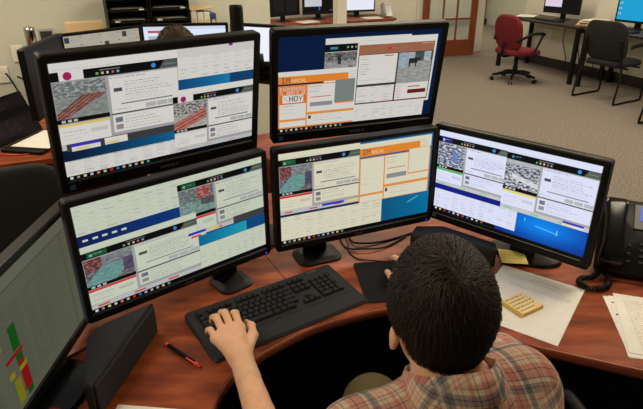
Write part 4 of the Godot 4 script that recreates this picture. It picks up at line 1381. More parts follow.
func wedge_speaker(label, outline, y1, at, logo = null):
	var o := thing("desktop_speaker", label, "speaker", Vector3(at.x, DESK, at.y))
	var local := []
	for p in outline: local.append(Vector2(p[0] - at.x, p[1] - at.y))
	var st := new_st()
	slab(st, local, 0.002, y1, 0.006)
	obj("cabinet", st, M.speaker_top, o)
	# cloth front along the first edge
	var p0: Vector2 = local[0]
	var p1: Vector2 = local[1]
	var d := p1 - p0
	var n := Vector2(-d.y, d.x).normalized()
	var cen := Vector2.ZERO
	for p in local: cen += p / local.size()
	if n.dot((p0 + p1) / 2 - cen) < 0: n = -n
	var mid := (p0 + p1) / 2 + n * 0.003
	mi("grille", boxm(Vector3(d.length() - 0.012, y1 - 0.014, 0.008), 0.003), M.grille, o, Transform3D(Basis(Vector3.UP, -atan2(d.y, d.x)), Vector3(mid.x, y1 / 2, mid.y)))
	var e := p0 + d.normalized() * d.length() * 0.13 + n * 0.0075
	if logo:
		mi("badge", boxm(Vector3(0.003, 0.010, 0.001), 0.0002), M.silver, o, Transform3D(Basis(Vector3.UP, -atan2(d.y, d.x)), Vector3(e.x, y1 * 0.62, e.y)))

func sheet(parent, w, d, at, turn, m = null, t := 0.0004):
	return mi("sheet", boxm(Vector3(w, t, d), 0.0001), m if m else M.paper, parent, Transform3D(Basis(Vector3.UP, turn), at))

func ink_lines(parent, x0, x1, z0, z1, n, y, s, w := 0.0012):       # rows of print as thin raised marks, one mesh
	var r := RandomNumberGenerator.new()
	r.seed = s
	var st := new_st()
	for i in n:
		var z := lerpf(z0, z1, (i + 0.5) / n)
		var x: float = x0
		var stop := lerpf(x0, x1, r.randf_range(0.55, 1.0))
		while x < stop:
			var l := r.randf_range(0.004, 0.014)
			box(st, Vector3(minf(l, stop - x + 0.001), 0.0002, w), Vector3(x + l / 2, y, z), Basis.IDENTITY, 0.00005)
			x += l + 0.003
	obj("print", st, M.ink, parent)

func build_papers():
	var o := thing("paper_sheets", "large white printed sheets under the yellow note block", "paper", Vector3(0.600, DESK, -1.340), deg_to_rad(-36.0))
	sheet(o, 0.250, 0.318, Vector3(0, 0.0004, 0), 0.0)
	sheet(o, 0.246, 0.312, Vector3(0.003, 0.0010, 0.004), 0.012)
	ink_lines(o, -0.09, 0.10, -0.125, -0.095, 2, 0.0015, 3, 0.0009)
	ink_lines(o, -0.07, 0.11, -0.075, -0.055, 2, 0.0015, 4, 0.0009)
	var pad := thing("sticky_note_block", "thick yellow sticky note block with handwriting on white sheets", "sticky notes", Vector3(0.575, DESK + 0.0014, -1.312), deg_to_rad(31.0))
	mi("block", boxm(Vector3(0.086, 0.012, 0.078), 0.0008), M.yellow_side, pad, Transform3D(Basis.IDENTITY, Vector3(0, 0.006, 0)))
	mi("top_note", boxm(Vector3(0.085, 0.0006, 0.077), 0.0001), mat(c8(224, 198, 140), 0.85), pad, Transform3D(Basis.IDENTITY, Vector3(0, 0.0124, 0)))
	ink_lines(pad, -0.038, 0.038, -0.036, 0.034, 5, 0.0129, 5, 0.003)
	var n := thing("sticky_note", "single yellow sticky note lying on the round monitor foot", "sticky note", Vector3(0.628, DESK + 0.0168, -1.566), deg_to_rad(-8.0))
	mi("note", boxm(Vector3(0.083, 0.0006, 0.088), 0.0001), M.yellow, n)
	ink_lines(n, -0.034, 0.034, -0.02, 0.02, 2, 0.0004, 6, 0.001)
	var p := thing("paper_stack", "stack of printed lists with punched holes beside the desk phone", "paper", Vector3(0.915, DESK, -1.205), deg_to_rad(-15.0))
	sheet(p, 0.216, 0.279, Vector3(-0.006, 0.0006, 0.002), 0.05)
	sheet(p, 0.216, 0.279, Vector3(0.0, 0.0016, 0.006), -0.015)
	sheet(p, 0.216, 0.279, Vector3(0.010, 0.0030, -0.006), -0.05)
	ink_lines(p, -0.07, -0.01, -0.12, 0.11, 26, 0.0034, 8, 0.0008)
	ink_lines(p, 0.01, 0.09, -0.12, 0.11, 26, 0.0034, 9, 0.0008)
	for z in [-0.10, -0.04]:
		var st := new_st()
		lathe(st, [[0.0035, 0.0006], [0.0035, 0.0024], [0.0, 0.0024]], 10, Vector3(-0.100, 0, z))
		obj("punched_hole", st, M.ink, p)
	var q := thing("paper_sheet", "single white sheet lying beside the long black speaker", "paper", Vector3(-0.385, DESK, -0.800), deg_to_rad(-6.0))
	sheet(q, 0.19, 0.27, Vector3(0, 0.0004, 0), 0.0)

func build_pen():
	var o := thing("pen", "black and orange click pen lying on the desk", "pen", Vector3(-0.355, DESK + 0.006, -1.106), atan2(-0.088, 0.107))
	var dir := Vector3(1, 0, 0)
	var seg := func(called, prof, m):
		var st := new_st(true)
		var pts := []
		var rad := []
		for p in prof:
			pts.append(dir * p[0])
			rad.append(p[1])
		tube(st, pts, rad, 10)
		obj(called, st, m, o)
	seg.call("tip", [[-0.072, 0.0015], [-0.067, 0.0042], [-0.058, 0.0050]], M.orange)
	seg.call("barrel", [[-0.0578, 0.0052], [0.045, 0.0054], [0.050, 0.0050]], M.black)
	seg.call("cap", [[0.050, 0.0052], [0.063, 0.0052], [0.064, 0.0032], [0.072, 0.0030]], M.orange)
	mi("clip", boxm(Vector3(0.040, 0.0016, 0.004), 0.0004), M.orange, o, Transform3D(Basis.IDENTITY, Vector3(0.040, 0.0045, 0.0045)))

func build_phone():
	var o := thing("desk_phone", "black office phone with coiled cord at the end of the desk", "phone", Vector3(0.850, DESK, -1.474), deg_to_rad(-22.0))
	# local: x to the right, -z away; the sloping top rises from the front edge
	var tilt := deg_to_rad(42.0)
	var P := Transform3D(Basis(Vector3.RIGHT, tilt), Vector3(0.125, 0.020, 0.0))
	var st := new_st(true)
	loft(st, [rrect(0.25, 0.255, 0.018).map(func(p): return P * Vector3(p.x, -0.014, p.y - 0.1275)), rrect(0.25, 0.255, 0.018).map(func(p): return P * Vector3(p.x, 0.008, p.y - 0.1275)), rrect(0.24, 0.245, 0.016).map(func(p): return P * Vector3(p.x, 0.014, p.y - 0.1275))], true, true, true, true)
	obj("housing", st, M.black, o)
	st = new_st()
	box(st, Vector3(0.20, 0.12, 0.02), Vector3(0.125, 0.060, -0.165), Basis.IDENTITY, 0.004)
	box(st, Vector3(0.20, 0.012, 0.15), Vector3(0.125, 0.006, -0.10), Basis.IDENTITY, 0.003)
	obj("stand", st, M.black_matte, o)
	# handset lying along the left side
	st = new_st(true)
	var hs := []
	var spine := [[-0.010, 0.016, 0.026, 0.017], [-0.022, 0.034, 0.032, 0.022], [-0.045, 0.042, 0.031, 0.019], [-0.085, 0.050, 0.026, 0.014], [-0.128, 0.052, 0.0255, 0.013], [-0.170, 0.050, 0.026, 0.014], [-0.210, 0.042, 0.031, 0.019], [-0.234, 0.034, 0.032, 0.022], [-0.246, 0.016, 0.026, 0.017]]
	for q in spine:
		hs.append(rrect(q[2] * 2.25, q[3] * 2, minf(q[2], q[3]) * 0.85, 5).map(func(p): return P * Vector3(-0.084 + p.x, q[1] + p.y, q[0])))
	loft(st, hs, true, true, true)
	obj("handset", st, M.black_gloss, o)
	mi("display_panel", boxm(Vector3(0.125, 0.006, 0.085), 0.002), M.grey, o, P * Transform3D(Basis.IDENTITY, Vector3(0.035, 0.016, -0.195)))
	var lcd := mat(c8(60, 66, 120), 0.3)
	lcd.emission_enabled = true
	lcd.emission = c8(120, 130, 235)
	lcd.emission_energy_multiplier = 0.55
	mi("display_screen", boxm(Vector3(0.085, 0.001, 0.045), 0.0003), lcd, o, P * Transform3D(Basis.IDENTITY, Vector3(0.030, 0.0196, -0.205)))
	var km := boxm(Vector3(0.012, 0.004, 0.008), 0.0015)
	for i in 4:
		for j in 3:
			mi("button", km, M.kbd, o, P * Transform3D(Basis.IDENTITY, Vector3(0.0 + j * 0.022, 0.0155, -0.105 + i * 0.020)))
	for i in 3:
		mi("button", km, M.kbd, o, P * Transform3D(Basis.IDENTITY, Vector3(-0.034, 0.0155, -0.095 + i * 0.026)))
	# coiled cord: a helix round a loop on the desk
	st = new_st(true)
	var path := curve([Vector3(0.034, 0.030, 0.002), Vector3(0.042, 0.014, 0.046), Vector3(0.034, 0.011, 0.072), Vector3(0.008, 0.011, 0.092), Vector3(-0.024, 0.011, 0.094), Vector3(-0.040, 0.011, 0.074), Vector3(-0.032, 0.012, 0.048), Vector3(-0.006, 0.014, 0.036), Vector3(0.010, 0.020, 0.014), Vector3(0.020, 0.028, -0.012)], 36)
	var coil := []
	for i in path.size():
		var d: Vector3 = (path[mini(i + 1, path.size() - 1)] - path[maxi(i - 1, 0)]).normalized()
		var s := d.cross(Vector3.UP).normalized()
		var a := i * 0.80
		coil.append(path[i] + (s * cos(a) + s.cross(d) * sin(a)) * 0.0078)
	tube(st, coil, 0.0023, 6)
	obj("cord", st, M.black, o)
# ---------------------------------------------------------------- the room
func wall(called, u0, u1, v0, v1, y0, y1, m):
	var o := mi(called, boxm(Vector3(absf(u1 - u0), y1 - y0, absf(v1 - v0)), 0.002), m, null, Transform3D(RB, rm((u0 + u1) / 2, (y0 + y1) / 2, (v0 + v1) / 2)))
	o.set_meta("kind", "structure")
	return o

func build_room():
	wall("floor", -3.5, 9.3, -3.2, 11.2, -0.1, 0.0, M.carpet)
	wall("ceiling", -3.5, 9.3, -3.2, 11.2, 2.6, 2.7, M.ceiling)
	wall("wall_left", -3.5, -3.35, -3.05, 11.05, 0, 2.6, M.wall)
	wall("wall_near", -3.5, 6.85, -3.2, -3.05, 0, 2.6, M.wall)
	wall("wall_inner", -3.35, 1.55, 4.60, 4.72, 0, 2.6, M.wall)
	wall("wall_right", 6.68, 6.80, -3.05, 7.15, 0, 2.6, M.wall_white)
	wall("wall_back", -3.35, 5.28, 8.05, 8.17, 0, 2.6, M.wall_white)
	wall("wall_back", 6.42, 6.62, 8.05, 8.17, 0, 2.6, M.wall_white)
	wall("wall_back", 5.28, 6.42, 8.05, 8.17, 2.12, 2.6, M.wall_white)
	wall("wall_far", -3.5, 9.3, 11.05, 11.2, 0, 2.6, M.wall)
	wall("wall_hall", 9.15, 9.3, 6.9, 11.05, 0, 2.6, M.wall)
	wall("wall_hall", 6.80, 9.15, 6.75, 6.9, 0, 2.6, M.wall)
	wall("baseboard_right", 6.655, 6.68, -3.05, 7.15, 0, 0.13, M.base_board)
	wall("baseboard_back", -3.35, 5.20, 8.025, 8.05, 0, 0.10, M.base_board)
	wall("baseboard_far", -3.35, 9.15, 11.02, 11.05, 0, 0.13, M.base_board)
	wall("baseboard_inner", -3.35, 1.55, 4.575, 4.60, 0, 0.10, M.base_board)
	wall("trim_1", 2.43, 2.535, 5.15, 5.25, 0, 2.6, M.wall_white)          # the slim post
	wall("trim_2", 8.96, 9.06, 10.98, 11.05, 0, 2.1, M.door_wood)           # door casing down the hall
	# wooden door with panes
	var hinge := rm(6.24, 0, 7.78)
	var o := Node3D.new()
	o.name = "door_1"
	add_child(o)
	o.position = hinge
	o.rotation.y = deg_to_rad(TURN + 171.0)
	tag(o, "reddish wooden glazed door standing ajar in the far white wall", "", "", "structure")
	var W := 0.98
	var H := 2.06
	for x in [0.06, W - 0.06]:
		mi("stile", boxm(Vector3(0.115, H, 0.042), 0.004), M.door_wood, o, Transform3D(Basis.IDENTITY, Vector3(x, H / 2 + 0.01, 0)))
	mi("bottom_rail", boxm(Vector3(W - 0.235, 0.26, 0.042), 0.004), M.door_wood, o, Transform3D(Basis.IDENTITY, Vector3(W / 2, 0.14, 0)))
	mi("top_rail", boxm(Vector3(W - 0.235, 0.13, 0.042), 0.004), M.door_wood, o, Transform3D(Basis.IDENTITY, Vector3(W / 2, H - 0.055, 0)))
	var gw := (W - 0.235) / 3.0
	var gh := (H - 0.39) / 5.0
	for i in 2:
		mi("glazing_bar", boxm(Vector3(0.028, H - 0.39, 0.030), 0.004), M.door_wood, o, Transform3D(Basis.IDENTITY, Vector3(0.1175 + gw * (i + 1), 0.27 + (H - 0.39) / 2, 0)))
	for j in 4:
		mi("glazing_bar", boxm(Vector3(W - 0.235, 0.028, 0.026), 0.004), M.door_wood, o, Transform3D(Basis.IDENTITY, Vector3(W / 2, 0.27 + gh * (j + 1), 0)))
	var pane := boxm(Vector3(gw - 0.006, gh - 0.006, 0.005), 0.0005)
	for i in 3:
		for j in 5:
			mi("pane", pane, M.glass, o, Transform3D(Basis.IDENTITY, Vector3(0.1175 + gw * (i + 0.5), 0.27 + gh * (j + 0.5), 0)))
	var st := new_st(true)
	lathe(st, [[0.0, 0.0], [0.022, 0.0], [0.022, 0.008], [0.010, 0.010], [0.010, 0.03], [0.026, 0.036], [0.026, 0.055], [0.0, 0.062]], 14)
	obj("handle", st, M.silver, o, Transform3D(Basis(Vector3.RIGHT, PI / 2), Vector3(W - 0.06, 1.0, 0.021)))
	# door jambs
	for q in [[5.22, 5.28], [6.42, 6.48]]:
		wall("trim_3" if q[0] < 6 else "trim_4", q[0], q[1], 8.02, 8.20, 0, 2.12, M.wall_white)

func ceiling_lamp(u, v, energy, color):
	var o := thing("ceiling_light", "white fluorescent panel light in the ceiling", "ceiling light", rm(u, 2.6, v), deg_to_rad(TURN), "fluorescent ceiling panels")
	var st := new_st()
	loft(st, [rrect(1.24, 0.64, 0.004, 1).map(func(p): return Vector3(p.x, -0.001, p.y)), rrect(1.24, 0.64, 0.004, 1).map(func(p): return Vector3(p.x, -0.030, p.y)), rrect(1.18, 0.58, 0.004, 1).map(func(p): return Vector3(p.x, -0.030, p.y)), rrect(1.18, 0.58, 0.004, 1).map(func(p): return Vector3(p.x, -0.018, p.y))], true, false, false)
	obj("frame", st, M.outlet, o)
	var m := mat(c8(240, 238, 230), 0.6)
	m.emission_enabled = true
	m.emission = color
	m.emission_energy_multiplier = 1.2
	mi("diffuser", boxm(Vector3(1.18, 0.008, 0.58), 0.001), m, o, Transform3D(Basis.IDENTITY, Vector3(0, -0.016, 0)))
	var l := AreaLight3D.new()
	l.name = "panel_light"
	l.area_size = Vector2(1.16, 0.56)
	l.light_color = color
	l.light_energy = energy
	l.area_range = 20.0
	l.area_attenuation = 2.0
	l.shadow_enabled = true
	l.transform = Transform3D(Basis(Vector3.RIGHT, -PI / 2), Vector3(0, -0.033, 0))
	o.add_child(l)

func outlet_at(label, p: Vector3, yaw):
	var o := thing("wall_outlet", label, "outlet", p, yaw)
	mi("plate", boxm(Vector3(0.075, 0.118, 0.008), 0.003), M.outlet, o)
	for s in [-1, 1]:
		mi("socket", boxm(Vector3(0.034, 0.030, 0.003), 0.001), M.paper, o, Transform3D(Basis.IDENTITY, Vector3(0, 0.024 * s, 0.004)))

func cable(label, pts, r := 0.004, group = ""):
	var st := new_st(true)
	tube(st, curve(pts, 6), r, 6)
	var o := obj("cable", st, M.black, null)
	tag(o, label, "cable", group)

func build_far_left():
	# the colleague's desk along the inner wall
	var o := thing("far_desk", "cherry wood desk with laptop along the grey wall", "desk", Vector3.ZERO)
	var poly := []
	for q in [[-2.4, 2.90], [-0.10, 2.90], [0.02, 3.02], [0.15, 3.18], [0.32, 3.28], [0.55, 3.28], [0.76, 3.20], [0.76, 4.15], [-0.30, 4.15], [-0.45, 3.62], [-2.4, 3.62]]:
		var p := rm(q[0], 0, q[1])
		poly.append(Vector2(p.x, p.z))
	var st := new_st()
	slab(st, poly, DESK - 0.03, DESK, 0.002)
	obj("desktop", st, M.cherry, o)
	for q in [[-2.35, 2.95, -2.35, 3.58], [0.72, 3.28, 0.72, 4.08], [-0.42, 3.66, -0.28, 4.08], [-2.30, 3.55, -0.50, 3.55], [-0.22, 4.08, 0.68, 4.08]]:
		var a := rm(q[0], 0, q[1])
		var b := rm(q[2], 0, q[3])
		mi("support_panel", boxm(Vector3(a.distance_to(b), DESK - 0.03, 0.022)), M.cherry_edge, o, Transform3D(Basis(Vector3.UP, -atan2(b.z - a.z, b.x - a.x)), (a + b) / 2 + Vector3(0, (DESK - 0.03) / 2, 0)))
	plain_desk("side_desk", "cherry wood side desk standing behind the main monitors", 0.78, 1.55, 2.05, 2.84, M.cherry, M.cherry_edge, true)
	# monitors that face us
	var g := "colleague's monitors"
	monitor("monitor", "dark-faced monitor turned sideways beside the tiled camera screen", Vector3(-1.412, 1.09, -2.90), 96, 0, 0.531, 0.299, screen_simple("brown", 1), 0.25, "plate", DESK, {"foot_x": 0.19})
	monitor("monitor", "monitor with rows of small tiled listings before the grey wall", Vector3(-1.406, 1.044, -3.687), 50, 0, 0.531, 0.299, screen_simple("grid", 2), 0.85, "plate", DESK, {})
	monitor("monitor", "monitor with a pale blue page behind the colleague's head", Vector3(-0.895, 1.068, -3.774), 6, 0, 0.531, 0.299, screen_simple("mail", 3), 1.0, "plate", DESK, {})
	monitor("monitor", "monitor with a bright white page on an arm beside the dark pole", Vector3(-0.277, 1.115, -3.285), -24, 0, 0.531, 0.299, screen_simple("white", 4), 1.1, "none", DESK, {})
	var arm := thing("monitor_stand", "black monitor arm holding the bright white screen at the far desk", "monitor arm", rm(0.62, DESK, 3.42))
	st = new_st(true)
	lathe(st, [[0.05, 0.0], [0.05, 0.012], [0.018, 0.016], [0.018, 0.42], [0.0, 0.425]], 14)
	obj("post", st, M.black, arm)
	var back := Vector3(-0.277, 1.115, -3.285) + Basis(Vector3.UP, deg_to_rad(-24)) * Vector3(0, 0, -0.075)
	var rel: Vector3 = back - arm.position
	st = new_st(true)
	tube(st, [Vector3(0, rel.y, 0), Vector3(rel.x * 0.5, rel.y, rel.z * 0.5 - 0.03), rel], 0.014, 8)
	obj("boom", st, M.black, arm)
	mi("mount_plate", boxm(Vector3(0.10, 0.10, 0.012), 0.003), M.black, arm, Transform3D(Basis(Vector3.UP, deg_to_rad(-24)), rel + Basis(Vector3.UP, deg_to_rad(-24)) * Vector3(0, 0, 0.006)))
	# laptop
	var lp := thing("laptop", "open dark laptop with a white sheet on its keys", "laptop", Vector3(-1.600, DESK, -2.83), deg_to_rad(78.3))
	# local x runs along the hinge away from us (-z world); the lid leans back
	mi("base", boxm(Vector3(0.345, 0.020, 0.235), 0.004), M.black, lp, Transform3D(Basis.IDENTITY, Vector3(0, 0.012, 0.1175)))
	var lid := Transform3D(Basis(Vector3.RIGHT, deg_to_rad(-24.0)), Vector3(0, 0.022, 0))
	mi("lid", boxm(Vector3(0.345, 0.235, 0.010), 0.003), M.black, lp, lid * Transform3D(Basis.IDENTITY, Vector3(0, 0.118, -0.006)))
	mi("screen", screen_mesh(0.315, 0.20), glow_mat(screen_simple("brown", 7), 0.6), lp, lid * Transform3D(Basis.IDENTITY, Vector3(0, 0.122, 0.0006)))
	mi("keyboard_deck", boxm(Vector3(0.30, 0.003, 0.11), 0.001), M.key, lp, Transform3D(Basis.IDENTITY, Vector3(0, 0.0225, 0.075)))
	var sh := thing("paper_sheet", "white sheet lying across the open laptop", "paper", Vector3(-1.600, DESK + 0.026, -2.83), deg_to_rad(78.3))
	sheet(sh, 0.279, 0.216, Vector3(0.005, 0.0, 0.140), 0.03)
	st = new_st(true)
	tube(st, curve([Vector3(-1.640, DESK + 0.004, -2.64), Vector3(-1.56, DESK + 0.004, -2.612), Vector3(-1.46, DESK + 0.004, -2.635), Vector3(-1.36, DESK + 0.004, -2.70)], 6), 0.0035, 6)
	tag(obj("cable", st, M.red, null), "thin red cable along the front of the laptop", "cable")
	# low cabinet behind the screens with trays and files
	var cab := thing("storage_cabinet", "low beige cabinet behind the far screens carrying the letter trays", "cabinet", rm(0.42, 0, 4.38), deg_to_rad(TURN))
	mi("body", boxm(Vector3(1.30, 1.02, 0.36)), M.wall_white, cab, Transform3D(Basis.IDENTITY, Vector3(0, 0.51, 0)))
	mi("top", boxm(Vector3(1.34, 0.03, 0.39)), M.wall_white, cab, Transform3D(Basis.IDENTITY, Vector3(0, 1.035, 0)))
	for s in [-1, 1]:
		var dr := mi("door", boxm(Vector3(0.63, 0.94, 0.018)), M.wall_white, cab, Transform3D(Basis.IDENTITY, Vector3(0.325 * s, 0.52, 0.19)))
		mi("handle", boxm(Vector3(0.012, 0.10, 0.02)), M.silver, dr, Transform3D(Basis.IDENTITY, Vector3(-0.28 * s, 0.2, 0.018)))
	for k in 2:
		var tr := thing("letter_tray", ["black stacked letter trays beside the peach folder", "black stacked letter trays beside the white binders"][k], "letter tray", rm(0.39 + 0.285 * k, 1.05, 4.37), deg_to_rad(TURN), "letter trays on the cabinet")
		for i in 5:
			var y := 0.012 + i * 0.075
			mi("shelf", boxm(Vector3(0.262, 0.006, 0.32), 0.002), M.black, tr, Transform3D(Basis.IDENTITY, Vector3(0, y, 0)))
			mi("lip", boxm(Vector3(0.262, 0.020, 0.006), 0.002), M.black, tr, Transform3D(Basis.IDENTITY, Vector3(0, y + 0.009, 0.16)))
		for s in [-1, 1]:
			mi("side_panel", boxm(Vector3(0.008, 0.35, 0.32), 0.002), M.black, tr, Transform3D(Basis.IDENTITY, Vector3(0.134 * s, 0.175, 0)))
		mi("back_panel", boxm(Vector3(0.268, 0.35, 0.006), 0.002), M.black, tr, Transform3D(Basis.IDENTITY, Vector3(0, 0.175, -0.162)))
		for i in 4:
			var pp := thing("paper_pile", "white papers in the %s letter tray of the %s stack" % [["lowest", "second lowest", "second highest", "highest"][i], ["folder-side", "binder-side"][k]], "paper", rm(0.39 + 0.285 * k, 1.05 + 0.016 + i * 0.075, 4.37), deg_to_rad(TURN))
			mi("sheets", boxm(Vector3(0.216, 0.012, 0.279), 0.002), M.paper, pp, Transform3D(Basis(Vector3.UP, 0.05 * (i % 3 - 1)), Vector3(0.005, 0.007, 0.02)))
	var fo := thing("file_folder", "peach file folder of papers leaning beside the letter trays", "folder", rm(0.10, 1.05, 4.40), deg_to_rad(TURN))
	mi("cover", boxm(Vector3(0.26, 0.160, 0.006), 0.002), M.manila, fo, Transform3D(Basis(Vector3.RIGHT, -0.12), Vector3(0, 0.082, 0.02)))
	mi("back_cover", boxm(Vector3(0.26, 0.172, 0.006), 0.002), M.manila, fo, Transform3D(Basis(Vector3.RIGHT, -0.12), Vector3(0, 0.088, 0.0)))
	mi("papers", boxm(Vector3(0.24, 0.165, 0.010), 0.002), M.paper, fo, Transform3D(Basis(Vector3.RIGHT, -0.12), Vector3(0, 0.084, 0.010)))
	for i in 4:
		var bn := thing("binder", ["white binder next to the letter trays", "second white binder from the letter trays", "white binder touching the blue binder", "dark blue binder at the end of the cabinet"][i], "binder", rm(0.845 + 0.048 * i, 1.05, 4.36), deg_to_rad(TURN))
		var h: float = [0.215, 0.205, 0.205, 0.195][i]
		mi("cover", boxm(Vector3(0.044, h, 0.23), 0.004), M.blue_binder if i == 3 else M.paper, bn, Transform3D(Basis.IDENTITY, Vector3(0, h / 2, 0)))
		mi("spine_label", boxm(Vector3(0.026, 0.07, 0.001), 0.0002), M.manila, bn, Transform3D(Basis.IDENTITY, Vector3(0, h * 0.6, 0.1155)))
	var top_f := thing("file_folder", "manila folder lying across the white binders", "folder", rm(0.90, 1.05 + 0.217, 4.36), deg_to_rad(TURN + 2))
	mi("cover", boxm(Vector3(0.17, 0.008, 0.23), 0.002), M.manila, top_f, Transform3D(Basis(Vector3.BACK, 0.10), Vector3(0.01, 0.012, 0)))
	# bits on the cabinet's left end and the wall
	var cup := thing("metal_tumbler", "shiny metal tumbler standing behind the sideways monitor", "tumbler", rm(-0.03, 1.05, 4.24))
	st = new_st(true)
	lathe(st, [[0.030, 0.0], [0.034, 0.01], [0.036, 0.13], [0.034, 0.15], [0.026, 0.155], [0.0, 0.156]], 18)
	obj("body", st, M.chrome, cup)
	cup.position = rm(-0.255, 1.05, 4.36)
	var pf := thing("picture_frame", "small silver picture frame standing near the metal tumbler", "picture frame", rm(-0.155, 1.05, 4.35), deg_to_rad(TURN))
	mi("frame", boxm(Vector3(0.10, 0.135, 0.012), 0.003), M.silver, pf, Transform3D(Basis(Vector3.RIGHT, -0.15), Vector3(0, 0.068, 0)))
	mi("picture", boxm(Vector3(0.075, 0.108, 0.002), 0.0005), M.kbd, pf, Transform3D(Basis(Vector3.RIGHT, -0.15), Vector3(0, 0.068, 0.007)))
	outlet_at("white wall outlet above the far desk beside the cables", rm(-0.50, 0.86, 4.592), deg_to_rad(TURN))
	outlet_at("grey wall socket box mounted high beside the sideways monitor", rm(-0.375, 1.00, 4.592), deg_to_rad(TURN))
	for i in 3:
		cable(["black cable hanging from the wall outlet", "black cable looping down behind the far desk", "black cable running down the grey wall"][i], [rm(-0.48 + 0.07 * i, 0.87 - 0.03 * i, 4.58), rm(-0.44 + 0.08 * i, 0.80, 4.53), rm(-0.40 + 0.05 * i, 0.62, 4.50), rm(-0.46 + 0.09 * i, 0.40, 4.52)], 0.006)
	caster_chair("task_chair", "black task chair pushed up to the laptop desk", Vector3(-1.37, 0, -2.20), deg_to_rad(TURN + 4), M.black_mesh, {"back": 0.40, "width": 0.50, "arms": false, "seat": 0.44})
	caster_chair("task_chair", "black task chair under the colleague with wavy hair", Vector3(-0.62, 0, -2.44), deg_to_rad(26), M.black_mesh, {"back": 0.40, "arms": false, "seat": 0.43})

func build_far_middle():
	plain_desk("far_desk", "reddish desk against the far white wall beyond the slim post", 2.35, 4.42, 7.32, 8.0, M.cherry, M.cherry_edge, true)
	monitor("monitor", "dark monitor showing two grey panes at the far reddish desk", rm(2.80, 0.98, 7.62), TURN + 16, 0, 0.46, 0.27, screen_simple("cells", 11), 0.7, "plate", DESK, {})
	monitor("monitor", "dark monitor with a white window at the far reddish desk", rm(3.36, 0.98, 7.70), TURN, 0, 0.50, 0.285, screen_simple("dark", 12), 0.9, "plate", DESK, {})
	monitor("monitor", "monitor with an all-white page at the far reddish desk", rm(3.99, 0.98, 7.72), TURN - 6, 0, 0.50, 0.285, screen_simple("white", 13), 1.0, "plate", DESK, {})
	var ph := thing("desk_phone", "silver desk phone standing up at the far reddish desk", "phone", rm(4.345, DESK, 7.50), deg_to_rad(TURN - 10))
	mi("housing", boxm(Vector3(0.17, 0.02, 0.20), 0.006), M.silver, ph, Transform3D(Basis(Vector3.RIGHT, 0.9), Vector3(0, 0.09, 0)))
	mi("handset", boxm(Vector3(0.05, 0.035, 0.21), 0.012), M.grey, ph, Transform3D(Basis(Vector3.RIGHT, 0.9), Vector3(-0.05, 0.115, 0.015)))
	mi("stand", boxm(Vector3(0.14, 0.10, 0.02), 0.006), M.grey, ph, Transform3D(Basis.IDENTITY, Vector3(0, 0.052, -0.05)))
	for q in [[3.05, 7.42, 0.2, "white papers lying beside the slim post at the far desk"], [4.08, 7.45, -0.1, "white papers lying before the silver phone"]]:
		var pp := thing("paper_pile", q[3], "paper", rm(q[0], DESK, q[1]), deg_to_rad(TURN) + q[2])
		mi("sheets", boxm(Vector3(0.279, 0.010, 0.216), 0.002), M.paper, pp, Transform3D(Basis.IDENTITY, Vector3(0, 0.006, 0)))

